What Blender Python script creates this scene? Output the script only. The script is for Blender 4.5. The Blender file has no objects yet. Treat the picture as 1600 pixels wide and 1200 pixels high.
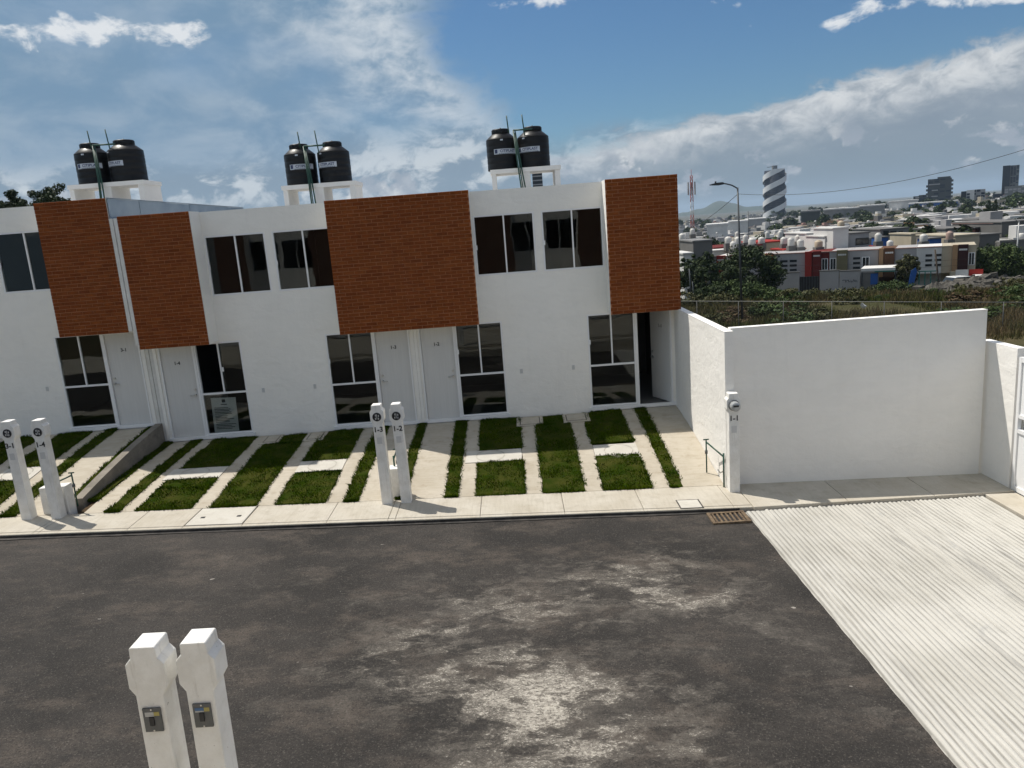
import bpy, bmesh, math, random
from mathutils import Vector, Matrix, noise as mnoise
import numpy as np

# ------------------------------------------------------------------ camera
scene = bpy.context.scene
col = scene.collection
CAM = Vector((-0.636, -16.484, 4.1564))
PITCH, YAW, ROLL, FPX = 0.2065, 0.0106, 0.0755, 1176.15      # FPX: focal length in pixels of a 1600 px wide frame
cp, sp, cyw, syw, cr, sr = math.cos(PITCH), math.sin(PITCH), math.cos(YAW), math.sin(YAW), math.cos(ROLL), math.sin(ROLL)
FWD = Vector((-syw*cp, cyw*cp, -sp)); _R = Vector((cyw, syw, 0)); _U = _R.cross(FWD)
RGT = cr*_R - sr*_U; UPV = sr*_R + cr*_U
cam_data = bpy.data.cameras.new('camera'); cam = bpy.data.objects.new('camera', cam_data); col.objects.link(cam)
cam.matrix_world = Matrix(((RGT.x, UPV.x, -FWD.x, CAM.x), (RGT.y, UPV.y, -FWD.y, CAM.y), (RGT.z, UPV.z, -FWD.z, CAM.z), (0, 0, 0, 1)))
cam_data.sensor_fit = 'HORIZONTAL'; cam_data.sensor_width = 36.0; cam_data.lens = 36.0*FPX/1600
cam_data.clip_start = 0.05; cam_data.clip_end = 30000
scene.camera = cam

# ------------------------------------------------------------------ sun, exposure
SUN_DIR = Vector((0.47, -0.31, -1.0)).normalized()           # direction the light travels
SUN_EL = math.asin(-SUN_DIR.z); SUN_AZ = math.atan2(-SUN_DIR.x, -SUN_DIR.y)   # azimuth from +Y towards +X
sun_data = bpy.data.lights.new('sun', 'SUN'); sun_data.energy = 4.2; sun_data.angle = math.radians(0.53); sun_data.color = (1.0, 0.945, 0.86)
sun = bpy.data.objects.new('sun', sun_data); col.objects.link(sun)
sun.rotation_euler = SUN_DIR.to_track_quat('-Z', 'Y').to_euler(); sun.location = (-20, 12, 40)
scene.view_settings.view_transform = 'Standard'; scene.view_settings.look = 'None'
scene.view_settings.exposure = 0.22; scene.view_settings.gamma = 1.0; scene.view_settings.use_curve_mapping = False
scene.cycles.use_denoising = True
scene.cycles.max_bounces = 8; scene.cycles.transparent_max_bounces = 16
scene.cycles.volume_bounces = 0
scene.cycles.sample_clamp_indirect = 6.0

# ------------------------------------------------------------------ node helper
class G:
    def __init__(s, nt): s.nt = nt
    def n(s, t, **kw):
        nd = s.nt.nodes.new(t)
        for k, v in kw.items(): setattr(nd, k, v)
        return nd
    def put(s, sock, v):
        if isinstance(v, bpy.types.NodeSocket): s.nt.links.new(v, sock)
        elif v is not None:
            if sock.type == 'RGBA' and isinstance(v, (tuple, list)) and len(v) == 3: v = (*v, 1)
            sock.default_value = v
    def m(s, op, a, b=None, c=None, clamp=False):
        nd = s.n('ShaderNodeMath', operation=op, use_clamp=clamp)
        for i, v in enumerate((a, b, c)):
            if v is not None: s.put(nd.inputs[i], v)
        return nd.outputs[0]
    def vm(s, op, a, b=None):
        nd = s.n('ShaderNodeVectorMath', operation=op); s.put(nd.inputs[0], a)
        if b is not None: s.put(nd.inputs[1], b)
        return nd.outputs[0]
    def noise(s, vec, scale, detail=4, rough=0.55, dist=0, out=0, lac=2.0):
        nd = s.n('ShaderNodeTexNoise'); s.put(nd.inputs['Vector'], vec)
        nd.inputs['Scale'].default_value = scale; nd.inputs['Detail'].default_value = detail
        nd.inputs['Roughness'].default_value = rough; nd.inputs['Distortion'].default_value = dist; nd.inputs['Lacunarity'].default_value = lac
        return nd.outputs[out]
    def ss(s, v, a, b, lo=0.0, hi=1.0):
        nd = s.n('ShaderNodeMapRange', interpolation_type='SMOOTHSTEP')
        s.put(nd.inputs[0], v); s.put(nd.inputs[1], a); s.put(nd.inputs[2], b); s.put(nd.inputs[3], lo); s.put(nd.inputs[4], hi)
        return nd.outputs[0]
    def mix(s, f, a, b, blend='MIX'):
        nd = s.n('ShaderNodeMix', data_type='RGBA', blend_type=blend); s.put(nd.inputs[0], f); s.put(nd.inputs[6], a); s.put(nd.inputs[7], b)
        return nd.outputs[2]
    def mul(s, vec, v): 
        return s.vm('MULTIPLY', vec, v)

# ------------------------------------------------------------------ world: Nishita sky with a cloud deck
world = bpy.data.worlds.new('World'); scene.world = world; world.use_nodes = True
wt = world.node_tree; wt.nodes.clear(); g = G(wt)
SKY = 0.085
sky = g.n('ShaderNodeTexSky', sky_type='NISHITA'); sky.sun_disc = False
sky.sun_elevation = SUN_EL; sky.sun_rotation = SUN_AZ; sky.altitude = 2100; sky.air_density = 1.6; sky.dust_density = 0.6; sky.ozone_density = 2.5
D = g.n('ShaderNodeTexCoord').outputs['Generated']
D = g.vm('NORMALIZE', D)
sx = g.n('ShaderNodeSeparateXYZ'); g.put(sx.inputs[0], D)
DEG = 57.29578
az = g.m('MULTIPLY', g.m('ARCTAN2', sx.outputs[0], sx.outputs[1]), DEG)
el = g.m('MULTIPLY', g.m('ARCSINE', sx.outputs[2]), DEG)
P1 = g.mul(D, (1, 1, 2.0))
n_big = g.noise(P1, 3.2, 3, 0.5)
n_mid = g.noise(P1, 9.0, 6, 0.6, 0.3)
n_fine = g.noise(g.mul(D, (1, 1, 1.6)), 22.0, 7, 0.62, 0.4)
c_mid = g.m('SUBTRACT', n_mid, 0.5); c_fine = g.m('SUBTRACT', n_fine, 0.5); c_big = g.m('SUBTRACT', n_big, 0.5)
wob = g.m('ADD', g.m('ADD', g.m('MULTIPLY', c_mid, 13.0), g.m('MULTIPLY', c_fine, 6.0)), g.m('MULTIPLY', c_big, 22.0))
# broad veil of grey cloud to the left (and going on that way round the sky)
azw = g.m('ADD', az, wob)
veil_edge = g.m('ADD', g.m('MULTIPLY', g.m('SUBTRACT', el, 11), -0.25), -1.2)
veil = g.m('MULTIPLY', g.ss(g.m('SUBTRACT', azw, veil_edge), 2.2, -3.5), g.ss(n_big, 0.30, 0.5, 0.72, 1.0))
rim = g.m('MULTIPLY', g.ss(g.m('SUBTRACT', azw, veil_edge), -20.0, -1.0), veil)
# bank rising to the right
el_top = g.m('MINIMUM', g.m('ADD', g.m('MULTIPLY', az, 0.14), 4.5), 9.6)
elw = g.m('ADD', el, g.m('ADD', g.m('MULTIPLY', c_mid, 3.0), g.m('MULTIPLY', c_fine, 3.4)))
dtop = g.m('SUBTRACT', elw, el_top)
bank = g.ss(dtop, 0.35, -0.7)
bank = g.m('MULTIPLY', bank, g.ss(az, 0.0, 9.0))
bank_rim = g.m('MULTIPLY', g.ss(dtop, -4.2, -0.5), bank)
# low bank along the horizon
low = g.ss(g.m('ADD', el, g.m('ADD', g.m('MULTIPLY', c_mid, 5.0), g.m('MULTIPLY', c_big, 4.0))), 7.2, 4.6)
low_rim = g.ss(g.m('ADD', g.m('MULTIPLY', c_mid, 1.0), g.m('MULTIPLY', c_fine, 1.6)), -0.06, 0.22)
# scattered cumulus: billows
n_puff = g.noise(g.vm('ADD', g.mul(D, (1, 1, 1.9)), (3.1, 1.7, 0.4)), 7.5, 7, 0.58, 0.25)
spots = None
for (ca, ce, ra, re2, w_) in ((-29.5, 13.6, 4.5, 1.3, 0.15), (-25.5, 13.9, 2.6, 0.9, 0.12), (-19.9, 14.1, 2.2, 1.0, 0.17), (22.6, 10.9, 1.6, 0.8, 0.15), (27.0, 11.6, 4.0, 0.8, 0.16), (33.0, 10.9, 3.0, 0.6, 0.12), (1.0, 15.0, 7.0, 0.5, 0.10)):
    da = g.m('DIVIDE', g.m('SUBTRACT', az, ca), ra); de = g.m('DIVIDE', g.m('SUBTRACT', el, ce), re2)
    e_ = g.m('MULTIPLY', g.m('EXPONENT', g.m('MULTIPLY', g.m('ADD', g.m('MULTIPLY', da, da), g.m('MULTIPLY', de, de)), -1.0)), w_)
    spots = e_ if spots is None else g.m('ADD', spots, e_)
# broken cloud over the unseen dome, added bright to lift the ambient light
over = g.m('MULTIPLY', g.ss(el, 16.5, 26), 0.10)
n_pf = g.m('SUBTRACT', g.m('ADD', g.m('MULTIPLY', n_puff, 0.7), g.m('MULTIPLY', n_fine, 0.3)), g.ss(el, 12.5, 8.5, 0.0, 0.16))
puff_hi = g.ss(g.m('ADD', n_pf, g.m('ADD', spots, over)), 0.585, 0.66)
n_cum = g.noise(g.vm('ADD', g.mul(D, (1, 1, 1.5)), (7.3, 2.2, 5.1)), 13.0, 7, 0.56, 0.2)
cum = g.m('MULTIPLY', g.ss(n_cum, 0.545, 0.60), g.m('MULTIPLY', g.ss(el, 0.6, 1.6), g.ss(el, 6.0, 3.4)))
cum_sh = g.ss(g.noise(g.vm('ADD', g.mul(D, (1, 1, 1.5)), (7.318, 2.19, 5.125)), 13.0, 5, 0.56, 0.2), 0.50, 0.66)
# colours (scene-linear radiance)
base = g.mix(1.0, sky.outputs[0], (SKY, SKY, SKY), 'MULTIPLY')
base = g.mix(1.0, base, (0.40, 0.57, 0.73), 'MULTIPLY')
veil_c = g.mix(g.ss(n_mid, 0.35, 0.68), (0.15, 0.25, 0.365), (0.25, 0.335, 0.43))
veil_c = g.mix(g.m('MULTIPLY', g.m('MULTIPLY', rim, 0.85), g.ss(g.m('ADD', g.m('MULTIPLY', n_fine, 0.5), g.m('MULTIPLY', n_mid, 0.5)), 0.38, 0.62)), veil_c, (0.58, 0.62, 0.655))
bank_c = g.mix(g.ss(n_mid, 0.3, 0.7), (0.20, 0.25, 0.31), (0.265, 0.31, 0.36))
bank_c = g.mix(g.m('MULTIPLY', g.m('POWER', bank_rim, 1.4), g.ss(n_fine, 0.33, 0.62)), bank_c, (0.68, 0.69, 0.69))
bank_c = g.mix(g.m('MULTIPLY', bank_rim, 0.35), bank_c, (0.44, 0.475, 0.51))
low_c = g.mix(low_rim, (0.19, 0.26, 0.335), (0.50, 0.545, 0.58))
low_c = g.mix(g.ss(el, 4.0, 0.5), low_c, (0.195, 0.255, 0.31))
low_a = g.m('MULTIPLY', low, g.ss(az, 20, 4, 0.75, 0.95))
cl = g.mix(veil, base, veil_c)
cl = g.mix(low_a, cl, low_c)
cl = g.mix(bank, cl, bank_c)
cl = g.mix(g.m('MULTIPLY', g.ss(el, 6.5, 1.0), g.ss(az, 4, 12)), cl, (0.18, 0.235, 0.285))
cl = g.mix(g.m('MULTIPLY', cum, 0.75), cl, g.mix(cum_sh, (0.32, 0.355, 0.41), (0.68, 0.68, 0.67)))
cl = g.mix(g.m('MULTIPLY', puff_hi, 0.92), cl, g.mix(g.ss(el, 15, 35), (0.68, 0.70, 0.72), (1.02, 1.0, 0.97)))  # cloud above the view made brighter to fill the shaded fronts
bg = g.n('ShaderNodeBackground'); g.put(bg.inputs[0], cl); bg.inputs[1].default_value = 1.0
wo = g.n('ShaderNodeOutputWorld'); wt.links.new(bg.outputs[0], wo.inputs[0])
world.cycles.sampling_method = 'MANUAL'; world.cycles.sample_map_resolution = 512

# ------------------------------------------------------------------ helpers
rnd = random.Random(7)
def at_y(px, py, Y):
    v = FWD + RGT*((px-800)/FPX) - UPV*((py-600)/FPX); return CAM + v*((Y-CAM.y)/v.y)
def at_z(px, py, Z):
    v = FWD + RGT*((px-800)/FPX) - UPV*((py-600)/FPX); return CAM + v*((Z-CAM.z)/v.z)

def tag(o, label=None, cat=None, group=None, kind=None):
    if label: o['label'] = label
    if cat: o['category'] = cat
    if group: o['group'] = group
    if kind: o['kind'] = kind
    return o
ORG = {}
def thing(name, loc, label, cat, group=None):
    o = bpy.data.objects.new(name, None); col.objects.link(o); o.location = loc; o.empty_display_size = 0.2
    ORG[o] = Vector(loc); return tag(o, label, cat, group)
def origin(p):
    while p is not None:
        if p in ORG: return ORG[p]
        p = p.parent
    return Vector((0, 0, 0))
def put(name, mesh, parent=None, loc=(0, 0, 0)):
    o = bpy.data.objects.new(name, mesh); col.objects.link(o); o.location = loc
    if parent is not None: o.parent = parent
    return o
def copy_tree(o, parent=None):
    c = o.copy(); col.objects.link(c); c.parent = parent
    for ch in o.children: copy_tree(ch, c)
    return c

class MB:
    """collects faces in world space; build() links them as one mesh object in its thing's frame"""
    def __init__(s): s.v = []; s.f = []; s.mi = []; s.sm = []; s.cur = 0; s.smooth = False
    def quad(s, *p):
        b = len(s.v); s.v += [tuple(q) for q in p]; s.f.append(tuple(range(b, b+len(p)))); s.mi.append(s.cur); s.sm.append(s.smooth)
    def box(s, x0, x1, y0, y1, z0, z1, xf=None):
        if x0 > x1: x0, x1 = x1, x0
        if y0 > y1: y0, y1 = y1, y0
        if z0 > z1: z0, z1 = z1, z0
        p = [Vector((x, y, z)) for z in (z0, z1) for y in (y0, y1) for x in (x0, x1)]
        if xf is not None: p = [xf @ q for q in p]
        b = len(s.v); s.v += [tuple(q) for q in p]
        for f in ((0, 2, 3, 1), (4, 5, 7, 6), (0, 1, 5, 4), (1, 3, 7, 5), (3, 2, 6, 7), (2, 0, 4, 6)):
            s.f.append(tuple(b+i for i in f)); s.mi.append(s.cur); s.sm.append(False)
        return s
    def tube(s, pts, r, n=8, r1=None, cap=True):
        pts = [Vector(p) for p in pts]; rings = []
        for i, p in enumerate(pts):
            d = (pts[min(i+1, len(pts)-1)] - pts[max(i-1, 0)]).normalized()
            a = d.cross(Vector((0, 0, 1))); a = a.normalized() if a.length > 1e-4 else Vector((1, 0, 0)); c = d.cross(a).normalized()
            rr = r if r1 is None else r + (r1-r)*i/(len(pts)-1)
            b = len(s.v); rings.append(b)
            for k in range(n):
                t = 2*math.pi*k/n; s.v.append(tuple(p + a*math.cos(t)*rr + c*math.sin(t)*rr))
        for i in range(len(pts)-1):
            for k in range(n):
                k2 = (k+1) % n
                s.f.append((rings[i]+k, rings[i]+k2, rings[i+1]+k2, rings[i+1]+k)); s.mi.append(s.cur); s.sm.append(True)
        if cap:
            s.f.append(tuple(rings[0]+k for k in range(n))[::1]); s.mi.append(s.cur); s.sm.append(False)
            s.f.append(tuple(rings[-1]+k for k in range(n))[::-1]); s.mi.append(s.cur); s.sm.append(False)
        return s
    def lathe(s, prof, c, n=24, cap=True, smooth=True):
        rings = []
        for (r, z) in prof:
            rings.append(len(s.v))
            for k in range(n):
                t = 2*math.pi*k/n; s.v.append((c[0]+r*math.cos(t), c[1]+r*math.sin(t), c[2]+z))
        for i in range(len(prof)-1):
            for k in range(n):
                k2 = (k+1) % n
                s.f.append((rings[i]+k, rings[i]+k2, rings[i+1]+k2, rings[i+1]+k)); s.mi.append(s.cur); s.sm.append(smooth)
        if cap:
            s.f.append(tuple(rings[-1]+k for k in range(n))); s.mi.append(s.cur); s.sm.append(False)
            s.f.append(tuple(rings[0]+k for k in range(n))[::-1]); s.mi.append(s.cur); s.sm.append(False)
        return s
    def prism(s, poly, y0, y1, frame=None):
        """polygon in (x,z) extruded along y"""
        n = len(poly); b = len(s.v)
        for y in (y0, y1):
            for (x, z) in poly:
                p = Vector((x, y, z)); s.v.append(tuple(frame @ p if frame is not None else p))
        s.f.append(tuple(b+i for i in range(n))); s.f.append(tuple(b+n+i for i in range(n))[::-1])
        s.mi += [s.cur]*2; s.sm += [False]*2
        for i in range(n):
            j = (i+1) % n
            s.f.append((b+i, b+n+i, b+n+j, b+j)); s.mi.append(s.cur); s.sm.append(False)
        return s
    def mesh(s, name, mats, off=Vector((0, 0, 0)), fix=True):
        me = bpy.data.meshes.new(name)
        v = np.array(s.v, dtype=float) - np.array(off) if s.v else np.zeros((0, 3))
        me.from_pydata(v.tolist(), [], s.f)
        mats = mats if isinstance(mats, (list, tuple)) else [mats]
        for m in mats: me.materials.append(m)
        me.polygons.foreach_set('material_index', s.mi); me.polygons.foreach_set('use_smooth', s.sm)
        if fix:
            bm = bmesh.new(); bm.from_mesh(me); bmesh.ops.recalc_face_normals(bm, faces=bm.faces); bm.to_mesh(me); bm.free()
        me.update(); return me
    def build(s, name, mats, parent=None, fix=True):
        return put(name, s.mesh(name, mats, origin(parent), fix), parent)

def wall_panel(mb, u0, u1, z0, z1, holes, y0, y1, X):
    """upright wall in the plane of u and z with rectangular openings; X maps u to x"""
    us = sorted({u0, u1, *[h[0] for h in holes], *[h[1] for h in holes]}); zs_ = sorted({z0, z1, *[h[2] for h in holes], *[h[3] for h in holes]})
    us = [u for u in us if u0 <= u <= u1]; zs_ = [z for z in zs_ if z0 <= z <= z1]
    solid = {}
    for i in range(len(us)-1):
        for k in range(len(zs_)-1):
            cu, cz = (us[i]+us[i+1])/2, (zs_[k]+zs_[k+1])/2
            solid[i, k] = not any(h[0] < cu < h[1] and h[2] < cz < h[3] for h in holes)
    for (i, k), sld in solid.items():
        if not sld: continue
        a, b, c, d = X(us[i]), X(us[i+1]), zs_[k], zs_[k+1]
        mb.quad((a, y0, c), (b, y0, c), (b, y0, d), (a, y0, d)); mb.quad((a, y1, c), (a, y1, d), (b, y1, d), (b, y1, c))
        for (di, dk, e) in ((-1, 0, 'l'), (1, 0, 'r'), (0, -1, 'b'), (0, 1, 't')):
            if not solid.get((i+di, k+dk), False):
                if e == 'l': mb.quad((a, y0, c), (a, y0, d), (a, y1, d), (a, y1, c))
                if e == 'r': mb.quad((b, y0, c), (b, y1, c), (b, y1, d), (b, y0, d))
                if e == 'b': mb.quad((a, y0, c), (a, y1, c), (b, y1, c), (b, y0, c))
                if e == 't': mb.quad((a, y0, d), (b, y0, d), (b, y1, d), (a, y1, d))

_fonts = {}
def text_mesh(txt, size, depth=0.002):
    """(vertices in the x,z plane, faces) of a word, centred"""
    cu = bpy.data.curves.new('t', 'FONT'); cu.body = txt; cu.size = size; cu.align_x = 'CENTER'; cu.align_y = 'CENTER'; cu.resolution_u = 3
    cu.extrude = depth; cu.offset = size*0.022
    o = bpy.data.objects.new('t', cu); col.objects.link(o)
    bpy.context.view_layer.update()
    me = bpy.data.meshes.new_from_object(o.evaluated_get(bpy.context.evaluated_depsgraph_get()))
    vs = [v.co.copy() for v in me.vertices]; fs = [tuple(p.vertices) for p in me.polygons]
    bpy.data.objects.remove(o); bpy.data.curves.remove(cu); bpy.data.meshes.remove(me)
    return vs, fs
def add_text(mb, txt, size, fn, depth=0.002):
    vs, fs = text_mesh(txt, size, depth); b = len(mb.v)
    mb.v += [tuple(fn(v)) for v in vs]
    for f in fs: mb.f.append(tuple(b+i for i in f)); mb.mi.append(mb.cur); mb.sm.append(False)

# ------------------------------------------------------------------ materials
def mat(name, color=(0.5, 0.5, 0.5), rough=0.7, metal=0.0, spec=0.5, fn=None):
    m = bpy.data.materials.new(name); m.use_nodes = True; nt = m.node_tree; nt.nodes.clear(); g = G(nt)
    b = g.n('ShaderNodeBsdfPrincipled'); o = g.n('ShaderNodeOutputMaterial'); nt.links.new(b.outputs[0], o.inputs[0])
    b.inputs['Roughness'].default_value = rough; b.inputs['Metallic'].default_value = metal; b.inputs['Specular IOR Level'].default_value = spec
    g.put(b.inputs['Base Color'], color)
    g.b = b; g.out = o
    if fn: fn(g, b)
    return m
def coords(g): return g.n('ShaderNodeTexCoord').outputs['Object']
def wpos(g): return g.n('ShaderNodeNewGeometry').outputs['Position']
def bump(g, h, strength, dist=0.01):
    n = g.n('ShaderNodeBump'); n.inputs['Strength'].default_value = strength; n.inputs['Distance'].default_value = dist; g.put(n.inputs['Height'], h); return n.outputs[0]

def noisy(c0, c1, scale=3.0, bs=0.2, bscale=60, bd=0.004, stretch=(1, 1, 1), detail=6, lo=0.3, hi=0.7):
    def fn(g, b):
        p = g.mul(wpos(g), stretch)
        f = g.ss(g.noise(p, scale, detail, 0.62), lo, hi)
        g.put(b.inputs['Base Color'], g.mix(f, c0, c1))
        if bs: g.put(b.inputs['Normal'], bump(g, g.noise(p, bscale, 4, 0.6), bs, bd))
    return fn
def stucco_fn(c, d):
    def fn(g, b):
        p = wpos(g)
        f1 = g.ss(g.noise(p, 0.9, 6, 0.6), 0.35, 0.75)
        st = g.ss(g.noise(g.mul(p, (7, 7, 0.5)), 1.0, 5, 0.65), 0.52, 0.8)
        cc = g.mix(g.m('MULTIPLY', f1, 0.45), c, d)
        cc = g.mix(g.m('MULTIPLY', st, 0.10), cc, (0.52, 0.51, 0.48))
        tr = g.ss(g.noise(g.mul(p, (1.0, 1.0, 2.6)), 2.3, 6, 0.66, 0.6), 0.42, 0.66); cc = g.mix(g.m('MULTIPLY', tr, 0.08), cc, (0.58, 0.575, 0.55))
        g.put(b.inputs['Base Color'], cc)
        h = g.m('ADD', g.m('ADD', g.noise(p, 7, 5, 0.6), g.m('MULTIPLY', g.noise(g.mul(p, (1, 1, 1.8)), 2.2, 4, 0.6, 0.5), 2.5)), g.m('MULTIPLY', g.noise(p, 90, 3, 0.6), 0.3))
        g.put(b.inputs['Normal'], bump(g, h, 0.5, 0.014))
    return fn
M = {}
M['stucco'] = mat('white_stucco', rough=0.85, spec=0.25, fn=stucco_fn((0.87, 0.85, 0.80), (0.80, 0.78, 0.73)))
M['stucco_wall'] = mat('white_garden_wall', rough=0.85, spec=0.25, fn=stucco_fn((0.84, 0.82, 0.78), (0.75, 0.73, 0.69)))
M['interior'] = mat('interior_dim_plaster', rough=0.9, spec=0.1, fn=noisy((0.075, 0.069, 0.062), (0.10, 0.092, 0.084), 1.0, 0))
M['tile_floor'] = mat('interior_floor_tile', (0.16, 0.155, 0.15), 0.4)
M['roof'] = mat('roof_membrane', (0.45, 0.44, 0.42), 0.9)
M['mortar'] = mat('mortar', rough=0.95, spec=0.1, fn=noisy((0.36, 0.158, 0.078), (0.44, 0.21, 0.115), 5.0, 0.3))
brick_cols = [(0.185, 0.046, 0.009), (0.20, 0.052, 0.0105), (0.165, 0.039, 0.0075), (0.22, 0.060, 0.013), (0.19, 0.047, 0.0095)]
BR = []
for i, c in enumerate(brick_cols):
    BR.append(mat('fired_brick', rough=0.9, spec=0.15, fn=noisy(tuple(x*0.82 for x in c), tuple(min(1, x*1.15) for x in c), 9.0, 0.5, 70, 0.006)))
M['frame'] = mat('white_aluminium', (0.80, 0.80, 0.80), 0.4)
M['door'] = mat('door_panel', rough=0.55, fn=lambda g, b: (g.put(b.inputs['Base Color'], g.mix(g.ss(g.noise(g.mul(wpos(g), (40, 40, 1.2)), 1.0, 4, 0.6), 0.3, 0.7), (0.60, 0.595, 0.575), (0.64, 0.635, 0.615)))))
M['chrome'] = mat('brushed_metal', (0.55, 0.54, 0.52), 0.3, 1.0)
M['black'] = mat('black_print', (0.012, 0.012, 0.014), 0.6)
M['ink'] = mat('dark_ink', (0.03, 0.035, 0.05), 0.7)
M['grey_plate'] = mat('grey_plate', (0.56, 0.56, 0.55), 0.6)
def glass_fn(tint, refl):
    m = bpy.data.materials.new('window_glass'); m.use_nodes = True; nt = m.node_tree; nt.nodes.clear(); g = G(nt)
    tr = g.n('ShaderNodeBsdfTransparent'); g.put(tr.inputs[0], tint)
    gl = g.n('ShaderNodeBsdfGlossy'); gl.inputs['Roughness'].default_value = 0.012; g.put(gl.inputs[0], (0.92, 0.95, 0.95))
    g.put(gl.inputs['Normal'], bump(g, g.noise(wpos(g), 1.1, 2, 0.5), 0.06, 0.05))
    fr = g.n('ShaderNodeFresnel'); fr.inputs[0].default_value = refl
    mx = g.n('ShaderNodeMixShader'); g.put(mx.inputs[0], fr.outputs[0]); nt.links.new(tr.outputs[0], mx.inputs[1]); nt.links.new(gl.outputs[0], mx.inputs[2])
    o = g.n('ShaderNodeOutputMaterial'); nt.links.new(mx.outputs[0], o.inputs[0]); return m
M['glass'] = glass_fn((0.80, 0.82, 0.81), 1.38)

# ------------------------------------------------------------------ site levels
W = 2.894
def z_walk(x): return -0.60 - 0.029*(x-2.8)
def y_kerb(x): return -4.86 + (x-2.0)*(-0.0175)
KERB = 0.085
def z_road(x): return z_walk(x) - KERB
def z_drive(x, y, z0=-0.06):
    t = min(max(-y/3.83, 0), 1); return z0 + (z_walk(x)-z0)*(0.6*t+0.4*t*t)

# ------------------------------------------------------------------ town houses of the row
brick_mesh = []
BL, BH, BD, JT = 0.2235, 0.0585, 0.012, 0.0145
for i in range(5):
    mb = MB(); h = 0.0035
    # a brick face with eased arrises
    x, z, y = BL/2, BH/2, BD
    f = [(-x+h, -y, -z+h), (x-h, -y, -z+h), (x-h, -y, z-h), (-x+h, -y, z-h)]; k = [(-x, -y+h, -z), (x, -y+h, -z), (x, -y+h, z), (-x, -y+h, z)]; b0 = [(-x, 0, -z), (x, 0, -z), (x, 0, z), (-x, 0, z)]
    mb.quad(*f)
    for a in range(4):
        c = (a+1) % 4; mb.quad(f[a], k[a], k[c], f[c]); mb.quad(k[a], b0[a], b0[c], k[c])
    brick_mesh.append(mb.mesh('brick', BR[i], fix=True))
ZT, ZB = 4.943, 2.156                      # brick panel top and bottom
PY = -0.530                                # mortar face of the panel
UPW = (0.074, 1.389, 3.139, 4.427)         # upper window opening u0,u1,z0,z1
GW = (0.935, 1.985, 0.0, 2.135)            # ground window
DR = (2.035, 2.790, 0.0, 2.135)            # door
DEPTH = 7.6

def slider_window(house, name, X, u0, u1, z0, z1, y, horiz=None, open_left=False, label=None):
    """aluminium window: frame part with panes, mullion, transom and latch as sub-parts"""
    fw = 0.035
    mb = MB()
    for (a, b, c, d) in ((u0, u1, z0, z0+fw), (u0, u1, z1-fw, z1), (u0, u0+fw, z0+fw, z1-fw), (u1-fw, u1, z0+fw, z1-fw)):
        mb.box(X(a), X(b), y-0.035, y+0.03, c, d)
    win = mb.build(name, M['frame'], house)
    um = (u0+u1)/2; zb = z0+fw
    if horiz is not None:
        MB().box(X(u0+fw), X(u1-fw), y-0.03, y+0.02, horiz-0.02, horiz+0.02).build('transom', M['frame'], win)
        MB().box(X(u0+fw), X(u1-fw), y-0.004, y+0.004, z0+fw, horiz-0.02).build('pane', M['glass'], win)
        zb = horiz+0.02
    MB().box(X(um-0.016), X(um+0.016), y-0.025, y+0.02, zb, z1-fw).build('mullion', M['frame'], win)
    xa, xb = sorted((X(u0+fw), X(u1-fw))); xm = X(um)
    if not open_left: MB().box(xa, xm-0.016, y-0.014, y-0.006, zb, z1-fw).build('pane', M['glass'], win)
    MB().box(xm+0.016, xb, y+0.000, y+0.008, zb, z1-fw).build('pane', M['glass'], win)
    zc = (zb+z1)/2 - 0.05
    xl = xa if not open_left else xm+0.05
    MB().box(xl-0.012, xl+0.02, y-0.055, y-0.035, zc-0.05, zc+0.05).build('latch', M['frame'], win)
    if label: win['label'] = label
    return win

def panel_bricks(panel, X, u0, u1, z0, seed, share=0):
    r = random.Random(seed); n = 38; pitch = (ZT-ZB)/n; o = origin(panel)
    a, b = sorted((X(u0), X(u1)))
    for k in range(n):
        zc = z0+ZB+pitch*(k+0.5)
        # running bond counted from world x so that a panel shared by two houses has one bond
        off = (0.5 if k % 2 else 0.0)*(BL+JT)
        i0 = math.floor((a-off)/(BL+JT))-1
        x = off + i0*(BL+JT)
        while x < b:
            s, e = max(x+JT/2, a+0.001), min(x+BL+JT/2, b-0.001)
            if share == 1 and x+JT/2 < b: e = x+BL+JT/2          # the right neighbour's panel joins on: leave the last brick whole
            if share == -1 and x+JT/2 < a: x += BL+JT; continue
            if e-s > 0.025:
                ob = put('brick', brick_mesh[r.choice((0, 1, 1, 2, 3, 4, 4))], panel)
                ob.location = Vector(((s+e)/2, PY+0.001-r.uniform(0, 0.004), zc+r.uniform(-0.0015, 0.0015))) - o
                ob.scale = ((e-s)/BL, 1, pitch/(BH+JT)*r.uniform(0.985, 1.01))
            x += BL+JT

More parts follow.
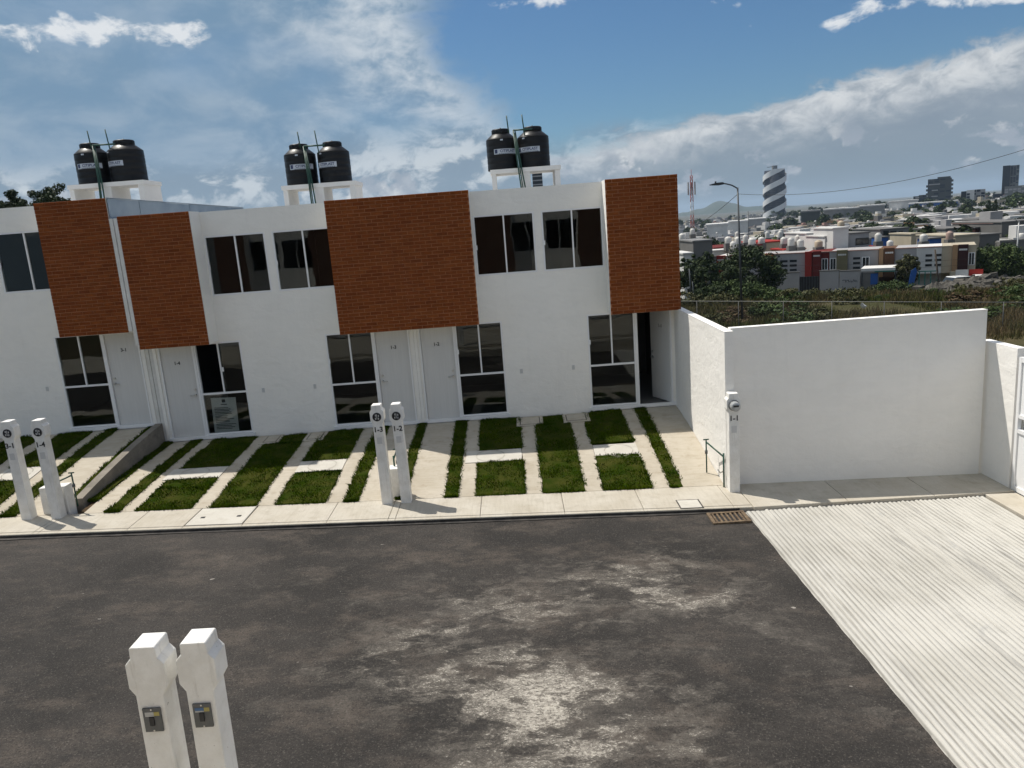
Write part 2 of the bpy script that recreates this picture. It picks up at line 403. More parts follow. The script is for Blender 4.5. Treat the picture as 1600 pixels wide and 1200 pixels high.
def house(ax, s, z0, num, label, bricks=True, open_door=False, poster=False, open_pane=False, seed=1):
    X = lambda u: ax + s*u
    H = thing('townhouse', (ax+s*W/2, 0, z0), label, 'house', 'townhouses of the white row')
    e = 0.002
    z1 = 4.932+z0; zf = z0-0.45
    # shell: facade with openings, party walls, back wall
    mb = MB()
    holes = [(UPW[0], UPW[1], UPW[2]+z0, UPW[3]+z0), (GW[0], DR[1], z0, GW[3]+z0)]
    wall_panel(mb, 0.0, W-e, zf, z1, holes, 0.0, 0.12, X)
    mb.box(X(e), X(0.06), 0.122, DEPTH, zf, z1); mb.box(X(W-0.06), X(W-e), 0.122, DEPTH, zf, z1)
    mb.box(X(0.062), X(W-0.062), DEPTH-0.12, DEPTH, zf, z1)
    wall = mb.build('wall', M['stucco'], H)
    rf = MB().box(X(0.062), X(W-0.062), 0.122, DEPTH-0.122, z0+4.50, z0+4.66).build('roof', M['roof'], H)
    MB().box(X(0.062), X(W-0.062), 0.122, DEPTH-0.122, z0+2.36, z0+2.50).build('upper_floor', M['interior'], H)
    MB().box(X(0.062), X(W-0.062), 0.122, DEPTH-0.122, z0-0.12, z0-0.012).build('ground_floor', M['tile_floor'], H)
    lin = MB()
    for (zl, zh) in ((z0-0.01, z0+2.355), (z0+2.505, z0+4.495)):      # inner lining, dimness of the rooms put into the plaster colour
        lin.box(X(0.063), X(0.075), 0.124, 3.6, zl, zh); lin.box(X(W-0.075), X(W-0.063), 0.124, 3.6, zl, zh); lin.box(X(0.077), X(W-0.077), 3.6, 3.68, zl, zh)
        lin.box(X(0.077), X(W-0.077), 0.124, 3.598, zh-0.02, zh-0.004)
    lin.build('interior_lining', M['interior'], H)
    # brick clad box over the entrance
    pb = MB(); pb.box(X(1.404), X(W-e), PY+0.004, -0.002, z0+ZB, z0+ZT)
    pan = pb.build('brick_panel', M['stucco'], H)
    MB().box(X(1.4045), X(W-e-0.0005), PY, PY+0.003, z0+ZB+0.0005, z0+ZT-0.0005).build('mortar_bed', M['mortar'], pan)
    if bricks: panel_bricks(pan, X, 1.404, W-e, z0, seed, {'1-3': 1, '1-2': -1}.get(num, 0))
    # windows
    slider_window(H, 'window', X, UPW[0]+e, UPW[1]-e, UPW[2]+z0+e, UPW[3]+z0-e, 0.035)
    slider_window(H, 'window', X, GW[0]+e, GW[1], GW[2]+z0+0.035, GW[3]+z0-e, 0.035, horiz=z0+0.98, open_left=open_pane)
    # sill under the ground window and door
    MB().box(X(GW[0]-0.04), X(DR[1]+0.05), -0.04, -0.002, z0-0.045, z0+0.03).build('threshold', M['frame'], H)
    # door frame
    fm = MB()
    fm.box(X(GW[1]+e), X(DR[0]), -0.012, 0.09, z0+0.002, z0+2.13); fm.box(X(DR[1]-0.035), X(DR[1]-e), -0.012, 0.09, z0+0.002, z0+2.13)
    fm.box(X(DR[0]+e), X(DR[1]-0.037), -0.005, 0.09, z0+2.09, z0+2.13)
    fm.build('door_frame', M['frame'], H)
    d0, d1 = DR[0]+0.006, DR[1]-0.04
    if not open_door:
        dr = MB().box(X(d0), X(d1), 0.03, 0.065, z0+0.015, z0+2.085).build('door', M['door'], H)
        um = d0+0.065
        hb = MB(); hb.tube([(X(um), 0.03, z0+0.98), (X(um), -0.03, z0+0.98)], 0.022, 10); hb.tube([(X(um), -0.03, z0+0.98), (X(um+0.11), -0.035, z0+0.975)], 0.011, 8)
        hb.build('handle', M['chrome'], dr)
        MB().tube([(X(um), 0.031, z0+1.10), (X(um), 0.005, z0+1.10)], 0.024, 12).build('lock', M['chrome'], dr)
        nb = MB(); cxx = X((d0+d1)/2+0.02)
        add_text(nb, num, 0.105, lambda v: (cxx+v.x, 0.027-v.z, z0+1.72+v.y)); nb.build('house_number', M['black'], dr)
    else:
        # leaf swung inwards on its right-hand hinge
        hx = X(d1); a = math.radians(66)
        fr = Matrix.Translation((hx, 0.06, 0)) @ Matrix.Rotation(-a, 4, 'Z')
        dr = MB().box(-(d1-d0), 0, -0.017, 0.017, z0+0.015, z0+2.085, fr).build('door', M['door'], H); dr['label'] = 'door leaf standing open into the dark hall'
        hb = MB(); hb.tube([fr @ Vector((-(d1-d0)+0.065, -0.017, z0+0.98)), fr @ Vector((-(d1-d0)+0.065, -0.07, z0+0.98))], 0.02, 8)
        hb.tube([fr @ Vector((-(d1-d0)+0.065, -0.07, z0+0.98)), fr @ Vector((-(d1-d0)+0.17, -0.07, z0+0.975))], 0.011, 8); hb.build('handle', M['chrome'], dr)
        MB().tube([fr @ Vector((-(d1-d0)+0.065, -0.017, z0+1.1)), fr @ Vector((-(d1-d0)+0.065, -0.04, z0+1.1))], 0.022, 10).build('lock', M['chrome'], dr)
        nb = MB(); add_text(nb, num, 0.105, lambda v: fr @ Vector((-(d1-d0)*0.45+v.x, -0.019-v.z, z0+1.72+v.y))); nb.build('house_number', M['black'], dr)
    # narrow pier between neighbouring doors
    MB().box(X(DR[1]+0.035), X(W-e), -0.03, -0.001, z0-0.10, z0+ZB-0.003).build('pier', M['stucco'], H)
    # cover plate of the porch light wiring and the doorbell box
    MB().box(X(0.55), X(0.61), -0.012, -0.001, z0+0.93, z0+1.03).build('outlet_cover', M['grey_plate'], H)
    return H

HS = {}
HS['11'] = house(0.0, 1, 0.0, '1-1', 'white townhouse 1-1 at the right end of the row with its door standing open', open_door=True, open_pane=False, seed=11)
HS['12'] = house(0.0, -1, 0.0, '1-2', 'white townhouse 1-2 sharing the wide central brick panel, right half', seed=12)
HS['13'] = house(-2*W, 1, 0.0, '1-3', 'white townhouse 1-3 sharing the wide central brick panel, left half', seed=13)
HS['14'] = house(-2*W, -1, 0.0, '1-4', 'white townhouse 1-4 with a printed notice in its ground floor window', open_pane=True, seed=14)
AX3 = -4*W-0.17; Z3 = 0.388
HS['31'] = house(AX3, 1, Z3, '3-1', 'raised white townhouse 3-1 behind the left meter posts, standing above its neighbour', seed=31)
HS['32'] = house(AX3, -1, Z3, '3-2', 'white townhouse cut off by the left edge of the photograph', bricks=False, seed=32)

# expansion joint cover between 1-4 and 3-1, and the sheet metal flank of the higher block
jx = -3*W-0.085
J = thing('joint_cover', (jx, -0.55, 2.5), 'pale grey vertical joint cover between the two left brick panels', 'joint cover')
M['joint'] = mat('joint_paint', rough=0.7, fn=noisy((0.60, 0.59, 0.55), (0.70, 0.69, 0.66), 4, 0.1))
MB().box(jx-0.083, jx-0.006, PY-0.012, -0.02, ZB+Z3+0.02, ZT-0.03).build('board', M['joint'], J)
MB().box(jx+0.006, jx+0.083, PY-0.006, -0.02, ZB+0.10, ZT-0.03).build('board', M['joint'], J)
MB().box(jx-0.083, jx-0.006, -0.018, 0.3, Z3-0.5, ZB+Z3+0.018).build('pier', M['joint'], J)
MB().box(jx+0.006, jx+0.083, -0.018, 0.3, -0.4, ZB+0.09).build('pier', M['joint'], J)
M['galv'] = mat('galvanised_sheet', rough=0.42, metal=0.85, fn=noisy((0.25, 0.31, 0.38), (0.36, 0.42, 0.48), 1.2, 0.12, 3, 0.05))
F = thing('flashing', (jx, 3, ZT), 'blue grey galvanised sheet flashing on the flank of the raised block', 'flashing')
fx = -3*W-0.17+0.02
for i in range(6):
    ya, yb = PY+0.02+i*1.36, PY+0.02+(i+1)*1.36-0.012
    MB().box(fx, fx+0.006+0.004*(i % 2), ya, yb, ZT-0.45, ZT+Z3-0.012+0.005*math.sin(i*2.3)).build('sheet', M['galv'], F)
MB().box(fx-0.02, fx+0.035, PY+0.02, PY+8.1, ZT+Z3-0.006, ZT+Z3+0.006).build('cap_strip', M['galv'], F)

# notice taped inside the lower pane of house 1-4
nx = -2*W - 1.57
NT_ = thing('notice', (nx, 0.06, 0.1), 'white printed notice sheet standing inside the window of house 1-4', 'notice')
M['paper'] = mat('paper', rough=0.6, fn=noisy((0.74, 0.77, 0.78), (0.80, 0.82, 0.82), 3, 0))
tilt = Matrix.Translation((nx, 0.085, 0.0)) @ Matrix.Rotation(math.radians(2), 4, 'Y')
MB().box(-0.28, 0.28, 0.0, 0.004, 0.06, 0.86, tilt).build('sheet', M['paper'], NT_)
r_ = random.Random(3)
pr = MB(); zz = 0.62
for ln in range(14):
    w_ = r_.uniform(0.6, 1.0)*0.225; pr.box(-0.225, -0.225+2*w_, -0.002, -0.0005, zz, zz+0.014, tilt); zz -= 0.035
    if ln in (4, 9): zz -= 0.015
pr.box(-0.04, 0.04, -0.002, -0.0005, 0.75, 0.82, tilt); pr.box(-0.07, 0.07, -0.002, -0.0005, 0.695, 0.715, tilt)
pr.build('print', M['ink'], NT_)

# ------------------------------------------------------------------ water tanks on concrete stands
M['tank'] = mat('black_polyethylene', (0.0055, 0.0055, 0.006), 0.4, spec=0.32, fn=lambda g, b: g.put(b.inputs['Roughness'], g.ss(g.noise(wpos(g), 6, 4, 0.6), 0.3, 0.7, 0.34, 0.52)))
M['label'] = mat('tank_label', (0.45, 0.49, 0.55), 0.6)
M['navy'] = mat('label_navy', (0.02, 0.035, 0.10), 0.5)
M['ppr'] = mat('green_pipe', (0.010, 0.055, 0.036), 0.45)
M['stand'] = mat('stand_paint', rough=0.85, fn=stucco_fn((0.78, 0.77, 0.75), (0.62, 0.61, 0.58)))
def tank(c, R, Hh, rot, label):
    T = thing('water_tank', c, label, 'water tank', 'black rooftop water tanks')
    prof = [(R*0.985, 0), (R, 0.02)]
    nr = 5; hb = Hh*0.70
    for k in range(nr):
        za, zb = 0.03+hb*k/nr, 0.03+hb*(k+1)/nr
        prof += [(R, za+0.012), (R, zb-0.035), (R*0.988, zb-0.022), (R*0.988, zb-0.010)]
    prof += [(R, hb+0.03), (R*0.985, hb+0.05), (R*0.66, Hh*0.855), (R*0.60, Hh*0.87)]
    MB().lathe(prof, c, 40).build('body', M['tank'], T)
    lid = MB().lathe([(R*0.55, Hh*0.85), (R*0.575, Hh*0.865), (R*0.575, Hh*0.975), (R*0.53, Hh*0.99), (R*0.2, Hh*1.0), (R*0.06, Hh*1.005), (R*0.05, Hh*1.025)], c, 28).build('lid', M['tank'], T)
    kb = MB()
    for k in range(14):
        a = 2*math.pi*k/14; kb.box(-0.018, 0.018, -0.012, 0.012, Hh*0.88, Hh*0.965, Matrix.Translation(c) @ Matrix.Rotation(a, 4, 'Z') @ Matrix.Translation((0, -R*0.565, 0)))
    kb.build('grip', M['tank'], lid)['kind'] = 'stuff'
    # printed label wrapped round the front
    zc = Hh*0.43; hw = 0.335; hh = 0.068; lab = MB(); n = 16
    pol = lambda x, z, dr: (c[0]+(R+dr)*math.sin(rot+x/R), c[1]-(R+dr)*math.cos(rot+x/R), c[2]+zc+z)
    for k in range(n):
        xa, xb = -hw+2*hw*k/n, -hw+2*hw*(k+1)/n
        lab.quad(pol(xa, -hh, 0.004), pol(xb, -hh, 0.004), pol(xb, hh, 0.004), pol(xa, hh, 0.004))
    lb = lab.build('label_sticker', M['label'], T)
    tx = MB(); add_text(tx, 'CITIPLAST', 0.098, lambda v: pol(v.x+0.055, v.y+0.008, 0.008+v.z*0.2))
    for k in range(4): tx.quad(pol(-0.31, -0.045+0.0, 0.0075), pol(-0.235, -0.045, 0.0075), pol(-0.235, 0.055, 0.0075), pol(-0.31, 0.055, 0.0075)) if k == 0 else None
    for k in range(10): tx.quad(pol(-0.2+k*0.05, -0.062, 0.0075), pol(-0.16+k*0.05, -0.062, 0.0075), pol(-0.16+k*0.05, -0.05, 0.0075), pol(-0.2+k*0.05, -0.05, 0.0075))
    tx.build('lettering', M['navy'], lb)
    MB().box(-0.035, 0.035, -R-0.012, -R+0.01, hb-0.015, hb+0.022, Matrix.Translation(c) @ Matrix.Rotation(rot-0.25, 4, 'Z')).build('outlet_tag', M['label'], T)
    return T
def tank_set(x0, x1, y, ztop, zroof, tanks, pipes, where):
    S = thing('tank_stand', ((x0+x1)/2, y, zroof), f'white concrete table under the tanks {where}', 'tank stand', 'rooftop tank stands')
    y0, y1 = y-0.52, y+0.52
    MB().box(x0-0.03, x1+0.03, y0-0.03, y1+0.03, ztop-0.11, ztop).build('slab', M['stand'], S)
    for (a, b) in ((x0, x0+0.12), ((x0+x1)/2-0.12, (x0+x1)/2+0.12), (x1-0.14, x1)):
        MB().box(a, b, y0, y1, zroof, ztop-0.112).build('leg', M['stand'], S)
    for (cx_, R, Hh, rot, side) in tanks:
        tank((cx_, y, ztop+0.002), R, Hh, rot, f'black water tank, {side} of the pair {where}')
    xa, xb = pipes; P = thing('water_pipe', (xa, y0-0.1, zroof), f'green pipes between the tanks {where}', 'pipe', 'green rooftop pipe risers')
    t = ztop
    MB().tube([(xa, y0-0.30, t-0.75), (xa-0.06, y0-0.08, t+0.1), (xa-0.12, y0+0.05, t+0.98)], 0.019, 8).build('riser', M['ppr'], P)
    MB().tube([(xa+0.12, y0-0.30, t-0.75), (xa+0.02, y0-0.08, t+0.1), (xa-0.07, y0+0.05, t+0.95)], 0.019, 8).build('riser', M['ppr'], P)
    MB().tube([(xa+0.05, y0-0.32, t-0.75), (xa-0.02, y0-0.10, t+0.1), (xa-0.09, y0+0.03, t+0.90)], 0.015, 8).build('riser', M['ppr'], P)
    MB().tube([(xa-0.12, y0+0.05, t+0.98), (xb+0.22, y0+0.10, t+0.98)], 0.022, 8).build('cross_pipe', M['ppr'], P)
    MB().tube([(xa-0.24, y0+0.2, t+0.95), (xa-0.27, y0+0.2, t+1.38)], 0.016, 8).build('vent', M['ppr'], P)
    MB().tube([(xb+0.02, y0+0.2, t+0.78), (xb-0.03, y0+0.2, t+1.38)], 0.016, 8).build('vent', M['ppr'], P)
ZR = 4.662
tank_set(-0.98, 0.86, 5.0, 5.66, ZR, [(-0.66, 0.415, 1.09, 0.28, 'left'), (0.21, 0.43, 1.09, -0.42, 'right')], (-0.2, -0.03), 'above houses 1-1 and 1-2')
tank_set(-6.62, -4.68, 5.0, 5.66, ZR, [(-6.19, 0.425, 1.1, 0.30, 'left'), (-5.27, 0.435, 1.1, -0.42, 'right')], (-5.82, -5.6), 'above houses 1-3 and 1-4')
tank_set(-12.35, -10.35, 5.0, 5.66+Z3+0.05, ZR+Z3, [(-11.86, 0.43, 1.1, 0.22, 'left'), (-10.92, 0.46, 1.12, -0.5, 'right')], (-11.42, -11.18), 'above the raised left block')

# ------------------------------------------------------------------ ground of the site
def conc_fn(c0, c1, stain, broom=(60, 3, 3), bs=0.35, s=1.6):
    def fn(g, b):
        p = wpos(g)
        f = g.ss(g.noise(p, s, 6, 0.62), 0.3, 0.72); f2 = g.ss(g.noise(g.vm('ADD', p, (5, 9, 2)), 4.2, 7, 0.68), 0.5, 0.72)
        cc = g.mix(f, c0, c1); cc = g.mix(g.m('MULTIPLY', f2, 0.5), cc, stain)
        br = g.noise(g.mul(p, broom), 1.0, 3, 0.6)
        cc = g.mix(g.ss(br, 0.42, 0.7, 0, 0.25), cc, stain)
        sp_ = g.ss(g.noise(p, 38, 3, 0.6), 0.66, 0.72)
        cc = g.mix(g.m('MULTIPLY', sp_, 0.35), cc, tuple(x*0.5 for x in stain))
        g.put(b.inputs['Base Color'], cc)
        g.put(b.inputs['Normal'], bump(g, g.m('ADD', br, g.m('MULTIPLY', g.noise(p, 110, 3, 0.6), 0.4)), bs, 0.006))
    return fn
M['walk'] = mat('sidewalk_concrete', rough=0.9, spec=0.2, fn=conc_fn((0.43, 0.39, 0.32), (0.50, 0.465, 0.40), (0.32, 0.285, 0.225), (28, 2.5, 3)))
M['drive'] = mat('driveway_concrete', rough=0.9, spec=0.2, fn=conc_fn((0.41, 0.365, 0.29), (0.49, 0.445, 0.37), (0.30, 0.25, 0.18), (2.5, 26, 3)))
M['cover'] = mat('cover_concrete', rough=0.9, spec=0.2, fn=conc_fn((0.50, 0.475, 0.42), (0.56, 0.535, 0.48), (0.40, 0.37, 0.31), (3, 3, 3)))
M['kerb'] = mat('kerb_concrete', rough=0.92, spec=0.2, fn=conc_fn((0.30, 0.28, 0.24), (0.42, 0.39, 0.33), (0.14, 0.13, 0.12), (3, 3, 3)))
M['retain'] = mat('retaining_concrete', rough=0.92, spec=0.2, fn=conc_fn((0.20, 0.18, 0.15), (0.28, 0.25, 0.21), (0.11, 0.10, 0.085), (3, 3, 9)))
M['soil'] = mat('soil', rough=0.97, spec=0.1, fn=noisy((0.05, 0.035, 0.02), (0.11, 0.075, 0.045), 8, 0.6, 40, 0.01))
def asphalt_fn(g, b):
    p = wpos(g); q = g.mul(p, (0.75, 1.25, 1))
    f = g.ss(g.noise(p, 0.5, 6, 0.65), 0.33, 0.68)
    cc = g.mix(f, (0.016, 0.0145, 0.0132), (0.042, 0.037, 0.033))
    cc = g.mix(g.ss(g.noise(g.vm('ADD', q, (3, 1, 0)), 1.3, 8, 0.72), 0.47, 0.68, 0, 0.75), cc, (0.088, 0.072, 0.059))
    cc = g.mix(g.ss(g.noise(g.vm('ADD', q, (8, 5, 0)), 5.0, 7, 0.72), 0.50, 0.68, 0, 0.6), cc, (0.020, 0.019, 0.018))
    ag = g.noise(p, 46, 5, 0.8); ag2 = g.noise(p, 22, 5, 0.75)
    cc = g.mix(g.ss(ag, 0.52, 0.68, 0, 0.75), cc, (0.16, 0.145, 0.13))
    cc = g.mix(g.ss(ag2, 0.56, 0.72, 0, 0.4), cc, (0.12, 0.105, 0.092))
    cc = g.mix(g.ss(g.noise(p, 52, 3, 0.7), 0.48, 0.34, 0, 0.85), cc, (0.011, 0.010, 0.009))
    # cement dust trodden and washed over the tar: broad soft areas, flaking bright cores
    sp3 = g.n('ShaderNodeSeparateXYZ'); g.put(sp3.inputs[0], p)
    tot = None
    for (cx_, cy_, rx, ry, w_) in ((-0.35, -7.6, 1.8, 0.9, 0.72), (-0.65, -9.7, 1.0, 0.85, 1.0), (0.9, -6.6, 1.0, 0.7, 0.42), (1.7, -7.6, 0.9, 1.2, 0.40), (-1.9, -8.8, 1.1, 1.0, 0.50), (0.7, -9.9, 1.0, 0.9, 0.42), (-0.5, -10.9, 1.8, 0.7, 0.45), (-3.2, -6.6, 2.0, 0.8, 0.26), (2.5, -9.6, 0.5, 1.6, 0.35), (-3.6, -9.2, 2.0, 1.2, 0.18)):
        dx = g.m('DIVIDE', g.m('SUBTRACT', sp3.outputs[0], cx_), rx); dy = g.m('DIVIDE', g.m('SUBTRACT', sp3.outputs[1], cy_), ry)
        d = g.m('MULTIPLY', g.m('EXPONENT', g.m('MULTIPLY', g.m('ADD', g.m('MULTIPLY', dx, dx), g.m('MULTIPLY', dy, dy)), -1.0)), w_)
        tot = d if tot is None else g.m('ADD', tot, d)
    nn = g.noise(q, 1.5, 9, 0.72, 0.5); n2 = g.noise(g.vm('ADD', q, (2, 7, 0)), 6.5, 8, 0.74, 0.4)
    th = g.m('ADD', g.m('MULTIPLY', tot, 0.46), g.m('ADD', g.m('MULTIPLY', nn, 0.85), g.m('MULTIPLY', n2, 0.55)))
    hole = g.ss(g.noise(g.vm('ADD', q, (6, 2, 0)), 2.6, 8, 0.72, 0.4), 0.53, 0.44)
    th = g.m('SUBTRACT', th, g.m('MULTIPLY', hole, 0.20))
    grit = g.ss(g.noise(g.mul(p, (1, 1.25, 1)), 34, 5, 0.8), 0.40, 0.60)
    a1 = g.m('MULTIPLY', g.ss(th, 0.74, 1.26), g.m('ADD', g.m('MULTIPLY', grit, 0.6), 0.4))
    cc = g.mix(g.m('MULTIPLY', a1, 0.95), cc, (0.185, 0.165, 0.14))
    a2 = g.m('MULTIPLY', g.ss(th, 1.02, 1.30), g.ss(g.noise(g.mul(p, (1, 1.4, 1)), 20, 6, 0.8), 0.42, 0.54))
    cc = g.mix(g.m('MULTIPLY', a2, 0.9), cc, (0.47, 0.435, 0.375))
    a3 = g.m('MULTIPLY', g.ss(th, 0.93, 1.14), g.ss(g.noise(g.mul(p, (0.8, 1.6, 1)), 42, 4, 0.75), 0.56, 0.63))
    cc = g.mix(a3, cc, (0.55, 0.515, 0.45))
    spl = g.ss(g.noise(g.mul(p, (1.1, 2.0, 1)), 3.1, 5, 0.55), 0.715, 0.74)
    cc = g.mix(g.m('MULTIPLY', spl, 0.7), cc, (0.42, 0.39, 0.35))
    g.put(b.inputs['Base Color'], cc); g.put(b.inputs['Roughness'], g.ss(ag, 0.3, 0.7, 0.78, 0.95))
    g.put(b.inputs['Normal'], bump(g, g.m('ADD', ag, g.m('MULTIPLY', g.noise(p, 18, 5, 0.65), 0.9)), 0.8, 0.014))
M['asphalt'] = mat('worn_asphalt', rough=0.85, spec=0.3, fn=asphalt_fn)

def sheet(name, xs, ys, zf, m, kind='structure', parent=None):
    mb = MB(); nx = len(xs)
    for y in ys:
        for x in xs: mb.v.append((x, y, zf(x, y)))
    for j in range(len(ys)-1):
        for i in range(nx-1):
            mb.f.append((j*nx+i, j*nx+i+1, (j+1)*nx+i+1, (j+1)*nx+i)); mb.mi.append(0); mb.sm.append(True)
    o = mb.build(name, m, parent, fix=False); 
    if parent is None: o['kind'] = kind
    return o
def frange(a, b, n): return [a+(b-a)*i/n for i in range(n+1)]

# street: asphalt, its skewed kerb line is the sidewalk's edge
XL, XR_ = -26.0, 2.885
rmb = MB(); n = 60; ys = frange(0, 1, 26)
for t in ys:
    for i in range(n+1):
        x = XL+(XR_-XL)*i/n; y = y_kerb(x)+0.05 + ((-11.42)-(y_kerb(x)+0.05))*t
        rmb.v.append((x, y, z_road(x)+0.006*mnoise.noise((x*0.6, y*0.6, 0))))
for j in range(len(ys)-1):
    for i in range(n): a = j*(n+1)+i; rmb.f.append((a, a+1, a+n+2, a+n+1)); rmb.mi.append(0); rmb.sm.append(True)
rmb.build('street', M['asphalt'], None, fix=True)['kind'] = 'structure'

# ribbed concrete ramp of the entrance, raked along its length
M['ramp'] = mat('ribbed_concrete', rough=0.9, spec=0.2, fn=None)
def ramp_fn(g, b):
    p = wpos(g)
    f = g.ss(g.noise(p, 0.8, 6, 0.6), 0.3, 0.7)
    cc = g.mix(f, (0.40, 0.385, 0.345), (0.49, 0.475, 0.435))
    st = g.ss(g.noise(g.mul(p, (5.5, 0.45, 1)), 1.0, 6, 0.65), 0.56, 0.74)
    cc = g.mix(g.m('MULTIPLY', st, 0.7), cc, (0.22, 0.215, 0.205))
    bl = g.ss(g.noise(g.mul(p, (1.6, 0.9, 1)), 1.3, 6, 0.65), 0.60, 0.74)
    cc = g.mix(g.m('MULTIPLY', bl, 0.6), cc, (0.25, 0.26, 0.265))
    sk = g.ss(g.noise(p, 30, 5, 0.7), 0.70, 0.76)
    cc = g.mix(g.m('MULTIPLY', sk, 0.6), cc, (0.12, 0.11, 0.10))
    # patchy dirt, with groove shade painted in between the ribs
    sx3 = g.n('ShaderNodeSeparateXYZ'); g.put(sx3.inputs[0], p)
    ph = g.m('FRACT', g.m('DIVIDE', g.m('SUBTRACT', sx3.outputs[0], 2.89), 0.0735)); gr = g.ss(g.m('ABSOLUTE', g.m('SUBTRACT', ph, 0.5)), 0.30, 0.46)
    cc = g.mix(g.m('MULTIPLY', gr, g.ss(g.noise(g.mul(p, (3, 0.7, 1)), 1.6, 6, 0.7), 0.30, 0.62, 0.15, 0.8)), cc, (0.20, 0.19, 0.17))
    g.put(b.inputs['Base Color'], cc); g.put(b.inputs['Normal'], bump(g, g.noise(p, 60, 5, 0.65), 0.4, 0.006))
g0 = G(M['ramp'].node_tree); ramp_fn(g0, [x for x in M['ramp'].node_tree.nodes if x.type == 'BSDF_PRINCIPLED'][0])
RX0, RX1 = 2.89, 6.86; PITCH_R = 0.0735; nrib = int((RX1-RX0)/PITCH_R)
xs = [RX0]; 
for i in range(nrib):
    for q in (0.12, 0.3, 0.5, 0.7, 0.88, 1.0): xs.append(RX0+(i+q)*PITCH_R)
ys = frange(0, 1, 110)
def z_ramp(x, y):
    i = (x-RX0)/PITCH_R; f = i-math.floor(i); rib = max(0.0, math.sin(math.pi*f))**0.75
    k = math.floor(i); 
    wear = 0.70+0.6*mnoise.noise((k*0.9, y*0.8, 3.1))+0.45*mnoise.noise((k*3.3, y*4.0, 1.7))-0.9*max(0, mnoise.noise((x*0.8, y*0.35, 6.0))-0.25)
    return z_road(x)+0.018+0.030*rib*max(0.1, min(1.1, wear))
mb = MB(); nx = len(xs)
for t in ys:
    for x in xs:
        yf = -4.93 + (x-2.9)*0.045
        y = yf + (-14.2-yf)*t; jx_ = 0.010*mnoise.noise((math.floor((x-RX0)/PITCH_R)*1.7, y*1.3, 9.0))+0.012*mnoise.noise((x*0.9, y*0.5, 2.0))
        mb.v.append((x+jx_, y, z_ramp(x, y)))
for j in range(len(ys)-1):
    for i in range(nx-1): a = j*nx+i; mb.f.append((a, a+1, a+nx+1, a+nx)); mb.mi.append(0); mb.sm.append(True)
for j in range(len(ys)-1):    # left edge down to the asphalt, slightly ragged
    a, c = j*nx, (j+1)*nx; va, vc = mb.v[a], mb.v[c]; q = 0.02+0.03*abs(mnoise.noise((va[1]*2.5, 0, 4))); q2 = 0.02+0.03*abs(mnoise.noise((vc[1]*2.5, 0, 4)))
    mb.quad(va, vc, (vc[0]-q2, vc[1], vc[2]-0.04), (va[0]-q, va[1], va[2]-0.04))
mb.build('entrance_ramp', M['ramp'], None, fix=True)['kind'] = 'structure'

# sidewalk slabs with open joints over a bed
bed = MB()
def slab_box(mb, x0, x1, yb0, yb1, yf0, yf1, zf, th=0.12):
    """slab between a back edge (yb at x0, x1) and a front edge (yf); zf(x, y) top"""
    p = [(x0, yf0), (x1, yf1), (x1, yb1), (x0, yb0)]
    top = [(x, y, zf(x, y)) for x, y in p]; bot = [(x, y, zf(x, y)-th) for x, y in p]
    e = 0.008
    cxm = sum(q[0] for q in top)/4; cym = sum(q[1] for q in top)/4
    ins = [(x+(cxm-x)*e/max(abs(cxm-x), 0.01), y+(cym-y)*e/max(abs(cym-y), 0.01), z) for x, y, z in top]
    low = [(x, y, z-e*0.7) for x, y, z in top]
    mb.quad(*ins)
    for a in range(4):
        c = (a+1) % 4; mb.quad(ins[a], low[a], low[c], ins[c]); mb.quad(low[a], bot[a], bot[c], low[c])
SW = bpy.data.objects.new('sidewalk', None); col.objects.link(SW); tag(SW, kind='structure')
joints = [-26, -23, -20.2, -17.4, -14.6, -11.8, -10.3, -8.95, -8.85, -7.35, -6.42, -5.42, -4.0, -2.98, -2.86, -1.45, -0.05, 1.25, 2.72, 3.02]
zw = lambda x, y: z_walk(x)+0.01*(y+4.3)*0.5
for a, b_ in zip(joints[:-1], joints[1:]):
    if a == -6.42: continue        # the utility cover takes this bay
    mb = MB(); slab_box(mb, a+0.004, b_-0.004, -3.835, -3.835, y_kerb(a)+0.09, y_kerb(b_)+0.09, zw); mb.build('slab', M['walk'], SW)
    mb = MB(); slab_box(mb, a+0.002, b_-0.002, y_kerb(a)+0.084, y_kerb(b_)+0.084, y_kerb(a), y_kerb(b_), lambda x, y: zw(x, y)-0.006, 0.25); mb.build('kerb_stone', M['kerb'] if False else M['walk'], SW)
mb = MB(); slab_box(mb, -6.418, -5.424, y_kerb(-6.4)+0.084, y_kerb(-5.4)+0.084, y_kerb(-6.4), y_kerb(-5.4), lambda x, y: zw(x, y)-0.006, 0.25); mb.build('kerb_stone', M['walk'], SW)
# gutter grime with the kerb's shade painted in, at its foot and face
gm = MB(); n = 50
for i in range(n):
    x0, x1 = -26+28.8*i/n, -26+28.8*(i+1)/n
    w0, w1 = 0.05+0.02*mnoise.noise((x0*2, 0, 0)), 0.05+0.02*mnoise.noise((x1*2, 0, 0))
    gm.quad((x0, y_kerb(x0)-w0, z_road(x0)+0.012), (x1, y_kerb(x1)-w1, z_road(x1)+0.012), (x1, y_kerb(x1)-0.001, z_road(x1)+0.022), (x0, y_kerb(x0)-0.001, z_road(x0)+0.022))
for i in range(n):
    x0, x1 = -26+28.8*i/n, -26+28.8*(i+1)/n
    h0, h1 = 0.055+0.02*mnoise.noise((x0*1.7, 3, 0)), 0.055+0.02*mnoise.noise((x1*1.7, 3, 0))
    gm.quad((x0, y_kerb(x0)-0.004, z_road(x0)+0.018), (x1, y_kerb(x1)-0.004, z_road(x1)+0.018), (x1, y_kerb(x1)-0.003, z_road(x1)+h1), (x0, y_kerb(x0)-0.003, z_road(x0)+h0))
